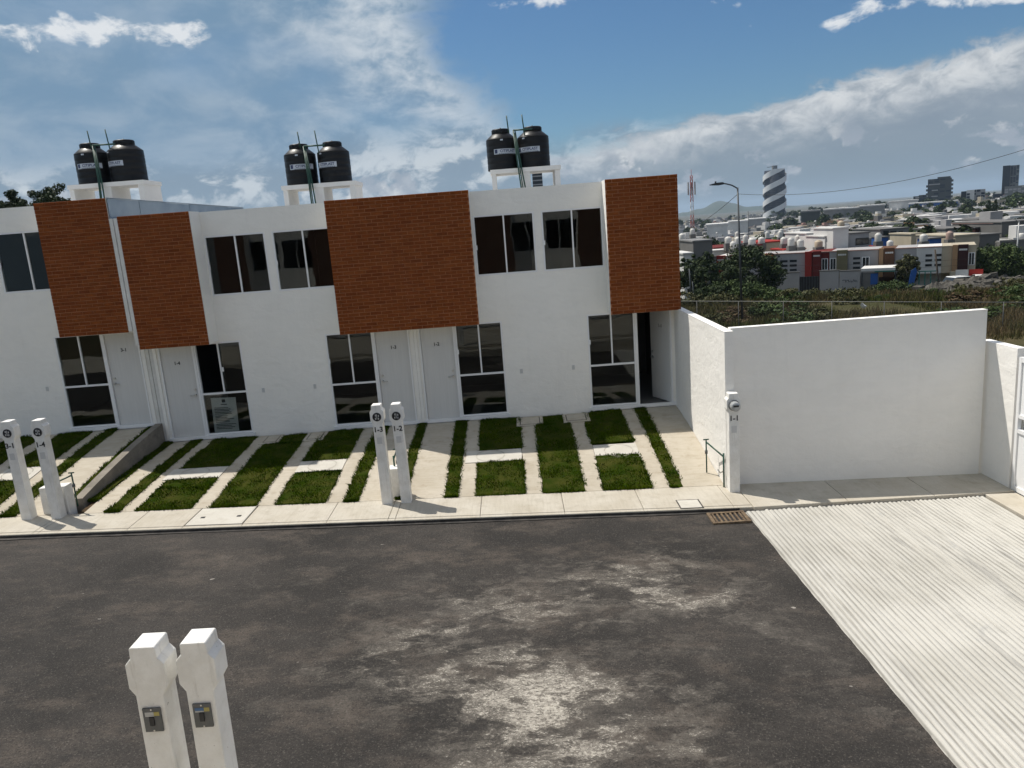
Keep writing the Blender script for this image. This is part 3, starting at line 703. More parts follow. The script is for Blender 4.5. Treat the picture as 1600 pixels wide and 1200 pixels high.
M['gutter_grime_and_shade'] = mat('gutter_grime_shade', rough=0.9, fn=noisy((0.02, 0.019, 0.018), (0.07, 0.062, 0.055), 5, 0.4))
gm.build('gutter_grime_and_shade', M['gutter_grime_and_shade'])['kind'] = 'structure'
# sidewalk in front of the long wall and beside the ramp
SW2 = bpy.data.objects.new('sidewalk', None); col.objects.link(SW2); tag(SW2, kind='structure')
yf = lambda x: -4.91+(x-2.9)*0.045
for a, b_ in ((3.02, 4.6), (4.6, 6.05), (6.05, 7.40)):
    mb = MB(); slab_box(mb, a+0.004, b_-0.004, -3.80, -3.80, yf(a), yf(b_), lambda x, y: zw(x, y)+0.004); mb.build('slab', M['walk'], SW2)
for a, b_ in ((-4.73, -7.2), (-7.2, -10.0), (-10.0, -14.2)):
    mb = MB(); slab_box(mb, RX1+0.03, 7.40, a-0.004, a-0.004, b_+0.004, b_+0.004, lambda x, y: z_walk(x)-0.02); mb.build('slab', M['walk'], SW2)

# driveways: bed, concrete strips, lawn between them
DW = bpy.data.objects.new('driveway', None); col.objects.link(DW); tag(DW, kind='structure')
LAWN = []      # (x0, x1, y0, y1, z0)
YF, YH = -3.826, -0.045
def strip(x0, x1, y0, y1, z0, name='concrete_strip', m=None, dz=0.0, parent=DW):
    n = max(2, int(abs(y1-y0)/0.25)); mb = MB()
    for k in range(n+1):
        y = y0+(y1-y0)*k/n
        w0 = 0.018*mnoise.noise((x0*5, y*3.1, 1)); w1 = 0.018*mnoise.noise((x1*5, y*3.1, 2))
        for x in (x0+w0, x1+w1): mb.v.append((x, y, z_drive(x, y, z0)+dz)); 
        for x in (x0+w0, x1+w1): mb.v.append((x, y, z_drive(x, y, z0)+dz-0.08))
    for k in range(n):
        a = 4*k; mb.f += [(a, a+1, a+5, a+4), (a, a+4, a+6, a+2), (a+1, a+3, a+7, a+5)]; mb.mi += [0]*3; mb.sm += [False]*3
    a = 0; mb.f += [(a, a+2, a+3, a+1)]; a = 4*n; mb.f += [(a, a+1, a+3, a+2)]; mb.mi += [0]*2; mb.sm += [False]*2
    return mb.build(name, m or M['drive'], parent)
sheet('garden_bed', frange(-8.68, 2.835, 60), frange(-3.833, -0.001, 20), lambda x, y: z_drive(x, y)-0.03, M['soil'])
sheet('garden_bed', frange(-18.0, -8.84, 50), frange(-3.833, -0.001, 20), lambda x, y: z_drive(x, y, Z3-0.06)-0.03, M['soil'])
def patch(x0, x1, z0, full=False, ym=(-1.9, -2.5)):
    if full: LAWN.append((x0, x1, YF, YH-0.02, z0))
    else: LAWN.append((x0, x1, YF, ym[1], z0)); LAWN.append((x0, x1, ym[0], YH-0.05, z0))
Zh = -0.06
cuts = [(-8.14, -7.90, 'n'), (-7.60, -6.63, 'p'), (-6.28, -5.47, 'f'), (-5.12, -4.23, 'p'), (-3.90, -3.66, 'n'), (-2.97, -2.81, 'n'), (-2.11, -1.88, 'n'), (-1.55, -0.69, 'p'), (-0.36, 0.38, 'f'), (0.72, 1.56, 'p'), (1.90, 2.11, 'n')]
edge = -8.55
for (a, b_, k) in cuts:
    strip(edge, a, YF, YH, Zh); edge = b_
    if k == 'p': patch(a, b_, Zh)
    elif k == 'n': LAWN.append((a, b_, YF, YH, Zh))
    else: LAWN.append((a, b_, YF, -0.72, Zh))
strip(edge, 2.834, YF, YH, Zh)
LAWN.append((-8.72, -8.56, -3.3, -0.1, Zh)); LAWN.append((-0.165, 0.235, -0.72, -0.16, Zh)); LAWN.append((-5.96, -5.48, -0.72, -0.16, Zh)); LAWN.append((-12.15, -11.40, -0.72, -0.1, Zh3 if False else 0.328))
Zh3 = Z3-0.06
cuts3 = [(-17.6, -16.6, 'f'), (-15.3, -15.05, 'n'), (-14.55, -14.3, 'n'), (-13.4, -12.5, 'p'), (-12.15, -11.40, 'f'), (-11.05, -10.30, 'p'), (-10.02, -9.76, 'n'), (-9.04, -8.90, 'n')]
edge = -18.0
for (a, b_, k) in cuts3:
    strip(edge, a, YF, YH, Zh3); edge = b_
    if k == 'p': patch(a, b_, Zh3)
    elif k == 'n': LAWN.append((a, b_, YF, YH, Zh3))
    else: LAWN.append((a, b_, YF, -0.72, Zh3))
# concrete covers: drain inspection slabs between the lawns, small boxes by the house wall
def inspection(x0, x1, y0, y1, z0, cxr, label, rad=0.27):
    I = thing('inspection_cover', ((x0+x1)/2, (y0+y1)/2, z_drive((x0+x1)/2, (y0+y1)/2, z0)), label, 'drain cover', 'concrete drain covers between the lawns')
    strip(x0, x1, y0, y1, z0, 'slab', M['cover'], 0.014, I)
    yc = (y0+y1)/2; mb = MB(); n = 36; r0 = rad
    for k in range(n):
        if k % 9 == 0: continue
        t0, t1 = 2*math.pi*k/n, 2*math.pi*(k+1)/n
        P_ = lambda t, r: (cxr+r*math.cos(t), yc+r*math.sin(t)*0.95, z_drive(cxr+r*math.cos(t), yc+r*math.sin(t)*0.95, z0)+0.0185)
        mb.quad(P_(t0, r0), P_(t1, r0), P_(t1, r0+0.014), P_(t0, r0+0.014))
    mb.build('ring_joint', M['kerb'], I)
    MB().lathe([(r0-0.004, -0.01), (r0-0.01, 0.0)], (cxr, yc, z_drive(cxr, yc, z0)+0.019), 30).build('disc', M['cover'], I) if False else None
inspection(-1.80, -0.70, -2.48, -1.93, Zh, -1.32, 'round lidded concrete drain cover between the lawns of house 1-2')
inspection(0.73, 1.58, -2.62, -2.0, Zh, 1.2, 'round lidded concrete drain cover between the lawns of house 1-1')
inspection(-5.14, -4.22, -2.46, -1.92, Zh, -4.66, 'round lidded concrete drain cover between the lawns of house 1-3')
inspection(-7.72, -6.62, -2.48, -1.92, Zh, -7.2, 'round lidded concrete drain cover between the lawns of house 1-4')
inspection(-11.05, -10.3, -2.48, -1.92, Zh3, -10.7, 'round lidded concrete drain cover on the raised driveway of house 3-1')
def boxcover(x0, x1, y0, y1, z0, label, frame=True):
    zc = lambda x, y: z_drive(x, y, z0)
    B = thing('utility_box', ((x0+x1)/2, (y0+y1)/2, zc((x0+x1)/2, y0)), label, 'utility box', 'square utility boxes')
    mb = MB(); slab_box(mb, x0, x1, y1, y1, y0, y0, lambda x, y: zc(x, y)+0.02, 0.08); mb.build('rim', M['drive'], B)
    e = 0.09; mb = MB(); slab_box(mb, x0+e, x1-e, y1-e, y1-e, y0+e, y0+e, lambda x, y: zc(x, y)+0.028, 0.02); mb.build('lid', M['drive'], B)
    mb = MB(); e2 = e-0.018; mb.quad(*[(x, y, zc(x, y)+0.0215) for x, y in ((x0+e2, y0+e2), (x1-e2, y0+e2), (x1-e2, y1-e2), (x0+e2, y1-e2))]); mb.build('gap', M['gutter_grime_and_shade'], B)
boxcover(-0.77, -0.18, -0.70, -0.10, Zh, 'square concrete meter box at the wall of house 1-2')
boxcover(0.25, 0.84, -0.66, -0.12, Zh, 'square concrete meter box at the wall of house 1-1')
boxcover(-6.42, -5.98, -0.68, -0.10, Zh, 'square concrete meter box at the wall of house 1-4')
boxcover(-5.46, -5.0, -0.68, -0.10, Zh, 'square concrete meter box at the wall of house 1-3')
# telephone cover in the sidewalk
U_ = thing('sidewalk_cover', (-5.92, -4.3, z_walk(-5.92)), 'large pale rectangular concrete cover set in the sidewalk by the left lawn', 'access cover')
mb = MB(); slab_box(mb, -6.40, -5.44, -3.86, -3.86, y_kerb(-6.4)+0.10, y_kerb(-5.4)+0.10, lambda x, y: zw(x, y)+0.006); mb.build('slab', M['cover'], U_)
for x in (-6.22, -5.6): MB().box(x-0.035, x+0.035, -4.33, -4.27, z_walk(x)+0.004, z_walk(x)+0.011).build('lifting_eye', M['black'], U_)
U2 = thing('sidewalk_cover', (2.03, -4.65, z_walk(2.03)), 'small square concrete cover in the sidewalk near the storm grate', 'access cover')
mb = MB(); slab_box(mb, 1.86, 2.21, -4.47, -4.47, -4.82, -4.82, lambda x, y: zw(x, y)+0.006, 0.03); mb.build('lid', M['cover'], U2)
mb = MB(); mb.quad(*[(x, y, zw(x, y)+0.003) for x, y in ((1.84, -4.84), (2.23, -4.84), (2.23, -4.45), (1.84, -4.45))]); mb.build('gap', M['gutter_grime_and_shade'], U2)
# low retaining wall between the raised driveway and its neighbour
RW = thing('retaining_wall', (-8.78, -1.7, -0.2), 'low grey concrete retaining wall beside the raised driveway of house 3-1', 'wall')
mb = MB(); n = 18; ya, yb = -0.03, -3.45
for k in range(n):
    y0, y1 = ya+(yb-ya)*k/n, ya+(yb-ya)*(k+1)/n
    z0, z1 = z_drive(-8.9, y0, Zh3)+0.07, z_drive(-8.9, y1, Zh3)+0.07
    b0, b1 = z_drive(-8.7, y0)-0.25, z_drive(-8.7, y1)-0.25
    xa, xb = -8.895, -8.735
    mb.quad((xa, y0, z0), (xb, y0, z0), (xb, y1, z1), (xa, y1, z1)); mb.quad((xb, y0, z0), (xb, y0, b0), (xb, y1, b1), (xb, y1, z1)); mb.quad((xa, y0, z0), (xa, y1, z1), (xa, y1, b1), (xa, y0, b0))
mb.quad((xa, yb, z1), (xb, yb, z1), (xb, yb, b1), (xa, yb, b1)); mb.quad((xa, ya, z_drive(-8.9, ya, Zh3)+0.07), (xa, ya, -0.3), (xb, ya, -0.3), (xb, ya, z_drive(-8.9, ya, Zh3)+0.07))
mb.build('concrete', M['retain'], RW)

# grass blades: uncountable, one object
def grass_fn(g, b):
    p = wpos(g); f = g.ss(g.noise(p, 2.2, 5, 0.6), 0.3, 0.7); f2 = g.ss(g.noise(g.vm('ADD', p, (4, 4, 4)), 5.5, 4, 0.6), 0.60, 0.74)
    cc = g.mix(f, (0.026, 0.056, 0.002), (0.062, 0.094, 0.004)); cc = g.mix(g.m('MULTIPLY', f2, 0.7), cc, (0.15, 0.125, 0.016))
    g.put(b.inputs['Base Color'], cc)
M['grass'] = mat('lawn_grass', rough=0.9, spec=0.0, fn=grass_fn)
M['turf'] = mat('turf_mat', rough=0.95, spec=0.0, fn=noisy((0.016, 0.032, 0.003), (0.050, 0.052, 0.012), 3, 0.5, 40, 0.01))
tb = MB()
npr = np.random.default_rng(5); V = []; Fc = []; cnt = 0
for (x0, x1, y0, y1, z0) in LAWN:
    if x0 < -13.6: dens = 600
    else: dens = 2600
    if y0 > y1: y0, y1 = y1, y0
    n = int((x1-x0)*(y1-y0)*dens)
    # ragged edge: let tufts spill over the concrete
    xx = npr.uniform(x0, x1, n); yy = npr.uniform(y0, y1, n)
    ne = int((2*(y1-y0)+2*(x1-x0))*300)
    side = npr.integers(0, 4, ne); t = npr.uniform(0, 1, ne); spill = np.abs(npr.normal(0, 0.013, ne))
    wob_ = np.array([mnoise.noise((q*14.0, float(x0), 0.3)) for q in t*(y1-y0)])
    spill *= np.clip(0.9+2.2*wob_, 0.05, 3.2)
    ex = np.where(side == 0, x0-spill, np.where(side == 1, x1+spill, x0+(x1-x0)*t)); ey = np.where(side == 2, y0-spill*0.6, np.where(side == 3, y1+spill*0.3, y0+(y1-y0)*t))
    xx = np.concatenate([xx, ex]); yy = np.concatenate([yy, ey]); n = len(xx)
    for x, y in zip(xx, yy):
        if mnoise.noise((x*3.1, y*3.1, 7.0)) > 0.40: continue
        zb = z_drive(x, y, z0)-0.012
        h = npr.uniform(0.022, 0.058)*(1+0.7*mnoise.noise((x*2.5, y*2.5, 0))); a = npr.uniform(0, 6.283); w_ = npr.uniform(0.006, 0.012)
        lx, ly = npr.normal(0, 0.026, 2)
        dx, dy = math.cos(a)*w_, math.sin(a)*w_
        V += [(x-dx, y-dy, zb), (x+dx, y+dy, zb), (x+lx+dx*0.3, y+ly+dy*0.3, zb+h), (x+lx-dx*0.3, y+ly-dy*0.3, zb+h*0.97)]
        Fc.append((cnt, cnt+1, cnt+2, cnt+3)); cnt += 4
    m_ = max(2, int(abs(y1-y0)/0.12))
    for k in range(m_):
        ya, yb = y0+(y1-y0)*k/m_, y0+(y1-y0)*(k+1)/m_; e0 = 0.02*mnoise.noise((x0*3, ya*4, 5)); e1 = 0.02*mnoise.noise((x0*3, yb*4, 5)); h0 = 0.012+0.012*mnoise.noise((x0, ya*3, 8)); h1 = 0.012+0.012*mnoise.noise((x0, yb*3, 8))
        tb.quad((x0+e0, ya, z_drive(x0, ya, z0)+h0), (x1-e0, ya, z_drive(x1, ya, z0)+h0), (x1-e1, yb, z_drive(x1, yb, z0)+h1), (x0+e1, yb, z_drive(x0, yb, z0)+h1))
me = bpy.data.meshes.new('lawn_grass'); me.from_pydata(V, [], Fc); me.materials.append(M['grass']); me.update()
tag(put('lawn_grass', me), 'short mown green grass in strips between the concrete driveways', 'grass', kind='stuff')
tb.build('lawn_turf', M['turf'], None, fix=True); tag(bpy.data.objects['lawn_turf'], 'dark turf under the mown grass strips', 'turf', kind='stuff')

# ------------------------------------------------------------------ garden walls and gate at the right
GWl = thing('boundary_wall', (2.92, -1.9, -0.6), 'white side wall running from house 1-1 to the street, sunlit', 'wall')
mb = MB(); mb.box(2.84, 2.985, -4.0, -0.004, -0.95, 2.15); mb.build('wall', M['stucco_wall'], GWl)
MB().box(2.838, 2.987, -4.002, -0.002, 2.1505, 2.165).build('coping', M['stucco_wall'], GWl)
LW = thing('boundary_wall', (5.1, -3.7, -0.7), 'long white wall facing the street between post 1-1 and the gate', 'wall')
mb = MB(); mb.prism([(2.99, -1.1), (7.33, -1.1), (7.33, 2.17), (2.99, 2.17)], -3.83, -3.69); mb.build('wall', M['stucco_wall'], LW)
MB().box(2.988, 7.333, -3.834, -3.686, 2.1705, 2.19).build('coping', M['stucco_wall'], LW)
GA = thing('boundary_wall', (7.46, -4.2, -0.73), 'short lower white wall between the long wall and the gate', 'wall')
MB().box(7.39, 7.54, -4.56, -3.60, -1.1, 1.632).build('wall', M['stucco_wall'], GA)
GT = thing('gate', (7.42, -6.2, -0.75), 'white steel vehicle gate cut off at the right edge', 'gate')
M['gate'] = mat('gate_paint', (0.80, 0.80, 0.80), 0.35)
y0, y1 = -4.60, -9.0; gx = 7.40
fb = MB()
for (a, b_) in ((-4.60, -4.66), (-6.74, -6.80), (-6.83, -6.89), (-8.94, -9.0)): fb.box(gx, gx+0.06, a, b_, -0.74, 1.5)
for (zl, zh) in ((-0.74, -0.66), (0.25, 0.31), (0.50, 0.56), (1.42, 1.5)):
    fb.box(gx+0.002, gx+0.058, -4.662, -6.738, zl, zh); fb.box(gx+0.002, gx+0.058, -6.892, -8.938, zl, zh)
gf = fb.build('frame', M['gate'], GT)
for (a, b_) in ((-4.662, -6.738), (-6.892, -8.938)):
    for (zl, zh) in ((-0.658, 0.248), (0.562, 1.418)):
        MB().box(gx+0.025, gx+0.032, a, b_, zl, zh).build('sheet_panel', M['gate'], GT)
        n = 9
        rb = MB()
        for k in range(1, n): yy = a+(b_-a)*k/n; rb.box(gx+0.016, gx+0.024, yy-0.012, yy+0.012, zl, zh)
        rb.build('rib', M['gate'], GT)
GP = thing('gate_post', (7.46, -4.58, -0.75), 'white masonry jamb behind the gate', 'post')
MB().box(7.545, 7.7, -4.66, -4.56, -1.0, 1.63).build('post', M['stucco_wall'], GP)

# ------------------------------------------------------------------ meter posts
def post_fn(g, b):
    p = wpos(g)
    cc = g.mix(g.ss(g.noise(p, 5, 6, 0.65), 0.35, 0.7), (0.80, 0.79, 0.76), (0.70, 0.685, 0.645))
    cc = g.mix(g.ss(g.noise(g.mul(p, (22, 22, 2.5)), 1.0, 5, 0.65), 0.56, 0.76, 0, 0.45), cc, (0.44, 0.42, 0.37))
    cc = g.mix(g.ss(g.noise(p, 34, 4, 0.6), 0.68, 0.74, 0, 0.7), cc, (0.30, 0.285, 0.255))
    g.put(b.inputs['Base Color'], cc)
    g.put(b.inputs['Normal'], bump(g, g.m('ADD', g.noise(p, 14, 6, 0.65), g.m('MULTIPLY', g.noise(p, 120, 3, 0.6), 0.3)), 0.6, 0.012))
M['post'] = mat('post_paint', rough=0.85, spec=0.2, fn=post_fn)
M['breaker'] = mat('breaker_grey', rough=0.5, fn=noisy((0.075, 0.08, 0.08), (0.10, 0.10, 0.10), 20, 0.1))
M['sticker_y'] = mat('sticker_yellow', (0.36, 0.30, 0.09), 0.6); M['sticker_b'] = mat('sticker_blue', (0.06, 0.13, 0.26), 0.6); M['sticker_w'] = mat('sticker_white', (0.42, 0.42, 0.40), 0.6)
M['meter_glass'] = mat('meter_dome', (0.35, 0.36, 0.36), 0.08, 0.0, spec=0.9)
def meter_post(x, y, zb, Hh, num, label, meter='socket', facing=1, lean=0.0, group='concrete meter posts'):
    T = thing('meter_post', (x, y, zb), label, 'meter post', group)
    fr = Matrix.Translation((x, y, zb)) @ Matrix.Rotation(lean, 4, 'Y') @ (Matrix.Rotation(math.pi, 4, 'Z') if facing < 0 else Matrix.Identity(4))
    s, hd, d = 0.083, 0.118, 0.088
    hz = Hh-0.325
    poly = [(-s*1.06, 0), (s*1.06, 0), (s, hz), (hd, hz+0.055), (hd, Hh-0.115), (hd-0.028, Hh-0.08), (hd-0.034, Hh-0.075), (hd-0.038, Hh-0.01), (hd-0.046, Hh), (-hd+0.046, Hh), (-hd+0.038, Hh-0.01), (-hd+0.034, Hh-0.075), (-hd+0.028, Hh-0.08), (-hd, Hh-0.115), (-hd, hz+0.055), (-s, hz)]
    mb = MB(); mb.prism([(px+0.003*mnoise.noise((px*30, pz*9, x)), pz) for px, pz in poly], -d, d, fr)
    body = mb.build('shaft', M['post'], T)
    bv = body.modifiers.new('bevel', 'BEVEL'); bv.width = 0.010; bv.segments = 2; bv.limit_method = 'ANGLE'; bv.angle_limit = math.radians(25)
    zc = Hh-0.205
    R_ = lambda px, py, pz: fr @ Vector((px, py, pz))
    def disc(mb, r0, r1, ya, n=28, zc=zc):
        for k in range(n):
            a, c = 2*math.pi*k/n, 2*math.pi*(k+1)/n
            mb.quad(R_(r0*math.cos(a), ya, zc+r0*math.sin(a)), R_(r0*math.cos(c), ya, zc+r0*math.sin(c)), R_(r1*math.cos(c), ya, zc+r1*math.sin(c)), R_(r1*math.cos(a), ya, zc+r1*math.sin(a)))
    if meter == 'socket':
        mb = MB(); disc(mb, 0.0001, 0.070, -d-0.004); disc(mb, 0.070, 0.076, -d-0.001)
        sk = mb.build('meter_socket', M['black'], T)
        mb = MB()
        for (px, pz) in ((-0.02, 0.03), (0.03, 0.02), (-0.025, -0.025), (0.028, -0.03)): mb.box(px-0.006, px+0.006, -d-0.016, -d-0.0045, zc+pz-0.016, zc+pz+0.016, fr)
        mb.box(-0.004, 0.004, -d-0.012, -d-0.0045, zc-0.04, zc+0.05, fr)
        mb.build('contact', M['grey_plate'], sk)
        mb = MB(); n = 28
        for k in range(n):
            a, c = 2*math.pi*k/n, 2*math.pi*(k+1)/n
            mb.quad(R_(0.071*math.cos(a), -d-0.012, zc+0.071*math.sin(a)), R_(0.071*math.cos(c), -d-0.012, zc+0.071*math.sin(c)), R_(0.077*math.cos(c), -d-0.001, zc+0.077*math.sin(c)), R_(0.077*math.cos(a), -d-0.001, zc+0.077*math.sin(a)))
        mb.build('socket_ring', M['breaker'], sk)
    elif meter == 'meter':
        f2 = fr @ Matrix.Translation((0, -d, zc)) @ Matrix.Rotation(math.pi/2, 4, 'X')
        def dome(prof, m, nm, par):
            mb = MB(); n = 28; rings = []
            for (r, h) in prof:
                rings.append(len(mb.v)); mb.v += [tuple(f2 @ Vector((r*math.cos(2*math.pi*k/n), r*math.sin(2*math.pi*k/n), h))) for k in range(n)]
            for i in range(len(prof)-1):
                for k in range(n): mb.f.append((rings[i]+k, rings[i]+(k+1) % n, rings[i+1]+(k+1) % n, rings[i+1]+k)); mb.mi.append(0); mb.sm.append(True)
            mb.f.append(tuple(rings[-1]+k for k in range(n))); mb.mi.append(0); mb.sm.append(False)
            return mb.build(nm, m, par)
        ringo = dome([(0.092, 0.0), (0.092, 0.02), (0.084, 0.03)], M['breaker'], 'meter_ring', T)
        dm = dome([(0.082, 0.028), (0.080, 0.11), (0.070, 0.125), (0.03, 0.13)], M['meter_glass'], 'meter_dome', T)
        MB().box(-0.045, 0.045, -d-0.134, -d-0.131, zc+0.0, zc+0.03, fr).build('dial', M['black'], dm)
    if num:
        mb = MB(); add_text(mb, num, 0.125, lambda v: R_(v.x, -d-0.004-v.z, Hh-0.43+v.y)); mb.build('number', M['black'], T)
        MB().box(-0.042, 0.042, -d-0.006, -d-0.001, Hh-0.68, Hh-0.565, fr).build('blank_plate', M['grey_plate'], T)
    if meter == 'breaker':
        MB().box(-0.055, 0.055, -d-0.012, -d-0.001, Hh-0.565, Hh-0.405, fr).build('breaker_cover', M['breaker'], T)
        bc = T.children[-1]
        MB().box(-0.042, 0.012, -d-0.0135, -d-0.0122, Hh-0.450, Hh-0.430, fr).build('sticker', M['sticker_b'] if 'right' in label else M['sticker_w'], bc)
        MB().box(0.013, 0.046, -d-0.0135, -d-0.0122, Hh-0.456, Hh-0.430, fr).build('sticker', M['sticker_y'], bc)
        MB().box(-0.042, 0.012, -d-0.0135, -d-0.0122, Hh-0.460, Hh-0.4505, fr).build('sticker', M['sticker_w'], bc)
        MB().box(-0.018, 0.010, -d-0.020, -d-0.0122, Hh-0.520, Hh-0.463, fr).build('switch', M['black'], bc)
        for zz in (Hh-0.413, Hh-0.556): MB().tube([R_(0, -d-0.0122, zz), R_(0, -d-0.016, zz)], 0.005, 8).build('screw', M['chrome'], bc)
    return T
meter_post(-3.10, -3.95, z_walk(-3.16)-0.01, 1.79, '1-3', 'white meter post painted 1-3 with round black socket', lean=-0.004)
meter_post(-2.77, -3.93, z_walk(-2.78)-0.01, 1.79, '1-2', 'white meter post painted 1-2 with round black socket', lean=-0.006)
meter_post(-9.43, -3.93, z_walk(-9.4)-0.01, 1.79, '3-1', 'white meter post painted 3-1 near the left edge', lean=-0.006)
meter_post(-8.90, -3.94, z_walk(-8.9)-0.01, 1.79, '1-4', 'white meter post painted 1-4 beside the raised driveway', lean=-0.006)
meter_post(2.925, -4.11, z_walk(2.925)-0.01, 1.755, '1-1', 'white meter post painted 1-1 with glass meter at the wall corner', meter='meter')
meter_post(-3.06, -12.27, -0.22, 2.06, None, 'left of the two white meter posts in the foreground, grey breaker cover', meter='breaker', lean=0.015)
meter_post(-2.755, -12.26, -0.22, 2.06, None, 'right of the two white meter posts in the foreground, blue sticker and stained top', meter='breaker', lean=0.015)
# small white plinths behind the posts
for (x, y, w_, h_, lb) in ((-2.98, -3.66, 0.20, 0.55, 'small white masonry plinth between posts 1-3 and 1-2'), (-9.03, -3.70, 0.46, 0.50, 'small white masonry plinth behind post 1-4')):
    T = thing('plinth', (x, y, z_walk(x)), lb, 'plinth', 'white plinths behind the posts')
    o = MB().box(x-w_/2, x+w_/2, y-0.10, y+0.14, z_walk(x)-0.15, z_walk(x)+h_).build('plinth', M['post'], T)
    bv = o.modifiers.new('bevel', 'BEVEL'); bv.width = 0.012; bv.segments = 2
# garden taps
def tap(x, y, z, flip, label, arm=0.3, yb=0.0):
    T = thing('garden_tap', (x, y, z), label, 'tap', 'dark garden taps')
    m = M['ppr']; s = flip
    MB().tube([(x, y, z-0.05), (x, y, z+0.62)], 0.016, 8).build('standpipe', m, T)
    MB().tube([(x, y, z+0.56), (x+s*arm, y+yb, z+0.68)], 0.014, 8).build('arm', m, T)
    MB().tube([(x+s*arm, y+yb, z+0.72), (x+s*arm, y+yb, z+0.10)], 0.013, 8).build('drop_pipe', m, T)
    v = MB().tube([(x+s*arm, y+yb, z+0.46), (x+s*arm, y+yb, z+0.52)], 0.026, 8).build('valve', M['breaker'], T)
    MB().box(x+s*arm-0.05, x+s*arm+0.05, y+yb-0.008, y+yb+0.008, z+0.715, z+0.735).build('handle', m, T)
    MB().tube([(x, y-0.01, z+0.30), (x+s*0.07, y-0.03, z+0.28), (x+s*0.11, y-0.02, z+0.34)], 0.012, 8).build('spout', M['chrome'], T)
tap(2.81, -3.93, z_walk(2.8), -1, 'dark green tap and pipe against the sunlit side wall by post 1-1', 0.16, 0.55)
tap(-8.99, -3.78, z_walk(-9)+0.0, 1, 'dark tap standing beside post 1-4 by the retaining wall', 0.32, 0.05)
tap(-2.98, -3.60, z_walk(-3)+0.12, 1, 'dark green tap half hidden between posts 1-3 and 1-2', 0.05, 0.05)
# storm grate
SG = thing('storm_grate', (2.53, -5.1, z_road(2.53)), 'rusty iron storm drain grate at the kerb by the ribbed ramp', 'drain grate')
M['rust'] = mat('rusty_iron', rough=0.85, fn=noisy((0.075, 0.048, 0.028), (0.19, 0.135, 0.08), 14, 0.5, 60, 0.004))
gx0, gx1, gy0, gy1, gz = 2.24, 2.84, -5.36, -4.92, z_road(2.53)+0.012
fb = MB(); fb.box(gx0, gx1, gy0, gy0+0.05, gz-0.03, gz+0.021); fb.box(gx0, gx1, gy1-0.05, gy1, gz-0.03, gz+0.021); fb.box(gx0, gx0+0.05, gy0+0.051, gy1-0.051, gz-0.03, gz+0.021); fb.box(gx1-0.05, gx1, gy0+0.051, gy1-0.051, gz-0.03, gz+0.021)
fb.build('frame', M['rust'], SG)
MB().box(gx0+0.04, gx1-0.04, gy0+0.04, gy1-0.04, gz-0.028, gz-0.004).build('pit', M['black'], SG)
for k in range(7):
    x = gx0+0.085+k*0.0715; MB().box(x-0.014, x+0.014, gy0+0.0515, gy1-0.0515, gz-0.003, gz+0.017).build('bar', M['rust'], SG)
# near side of the street, under the photographer
tag(MB().box(-26, 7.4, -11.9, -11.45, -1.2, -0.33).build('kerb', M['walk']), kind='structure')
tag(MB().box(-26, 7.4, -17.0, -11.902, -1.2, -0.215).build('forecourt', M['walk']), kind='structure')

# ------------------------------------------------------------------ opposite row (seen mirrored in the panes, throws light back at the shaded fronts)
M['brick_far'] = mat('brick_and_mortar', rough=0.9, fn=noisy((0.13, 0.062, 0.036), (0.17, 0.085, 0.05), 4, 0.2))
def copy_plain(o, parent=None):
    c = o.copy(); col.objects.link(c); c.parent = parent
    for ch in o.children:
        if not ch.name.startswith('brick.') and ch.name != 'brick': copy_plain(ch, c)
    return c
for k, key in enumerate(('14', '13', '12', '13', '12', '13', '12', '13')):
    src = HS[key if key != '31' else '13']; c = copy_plain(src)
    c.location = (-16.5+k*2.9+1.45, -17.12, -0.1); c.rotation_euler = (0, 0, math.pi)
    if src.location.x > -3: pass
    for ch in c.children_recursive:
        if ch.name.startswith('mortar_bed'):      # far too small in the panes for single bricks
            ch.data = ch.data.copy(); ch.data.materials[0] = M['brick_far']
    c['label'] = f'white townhouse of the opposite row, {("leftmost", "second", "third", "fourth", "fifth", "sixth", "seventh", "eighth")[k]} reflected in the window panes'; c['group'] = 'townhouses of the opposite row'

# ------------------------------------------------------------------ terrain
def lerp_tab(t, tab):
    for (a, za), (b, zb) in zip(tab[:-1], tab[1:]):
        if t <= b:
            f = min(max((t-a)/(b-a), 0), 1); f = f*f*(3-2*f); return za+(zb-za)*f
    return tab[-1][1]
TAB = [(-60, -1.2), (9, -1.25), (22, -2.3), (34, -2.7), (72, -6.3), (110, -7.6), (220, -11.0), (420, -15.0), (900, -13.0), (2500, -13.0), (30000, -14.0)]
def terrain(x, y):
    d = y + 0.18*(x-15) if y > 0 else y
    z = lerp_tab(d, TAB)
    if 20 < y < 70: z += 0.25*mnoise.noise((x*0.12, y*0.12, 0))
    if y > 150: z += min(1, (y-150)/200)*5.0*min(1.0, max(0.0, (x/max(y, 1)-0.34)*4))      # rising ground to the right
    return z
def steps(a, b, s0, k):
    o = [a]; s = s0
    while o[-1] < b: o.append(o[-1]+s); s *= k
    return o
gx_ = sorted(set([-v for v in steps(12, 9000, 4, 1.25)] + frange(-12, 90, 51) + [90+v for v in steps(4, 9000, 5, 1.25)]))
gy_ = sorted(set([-60, -30] + frange(-18, 90, 60) + [90+v for v in steps(4, 14000, 5, 1.2)]))
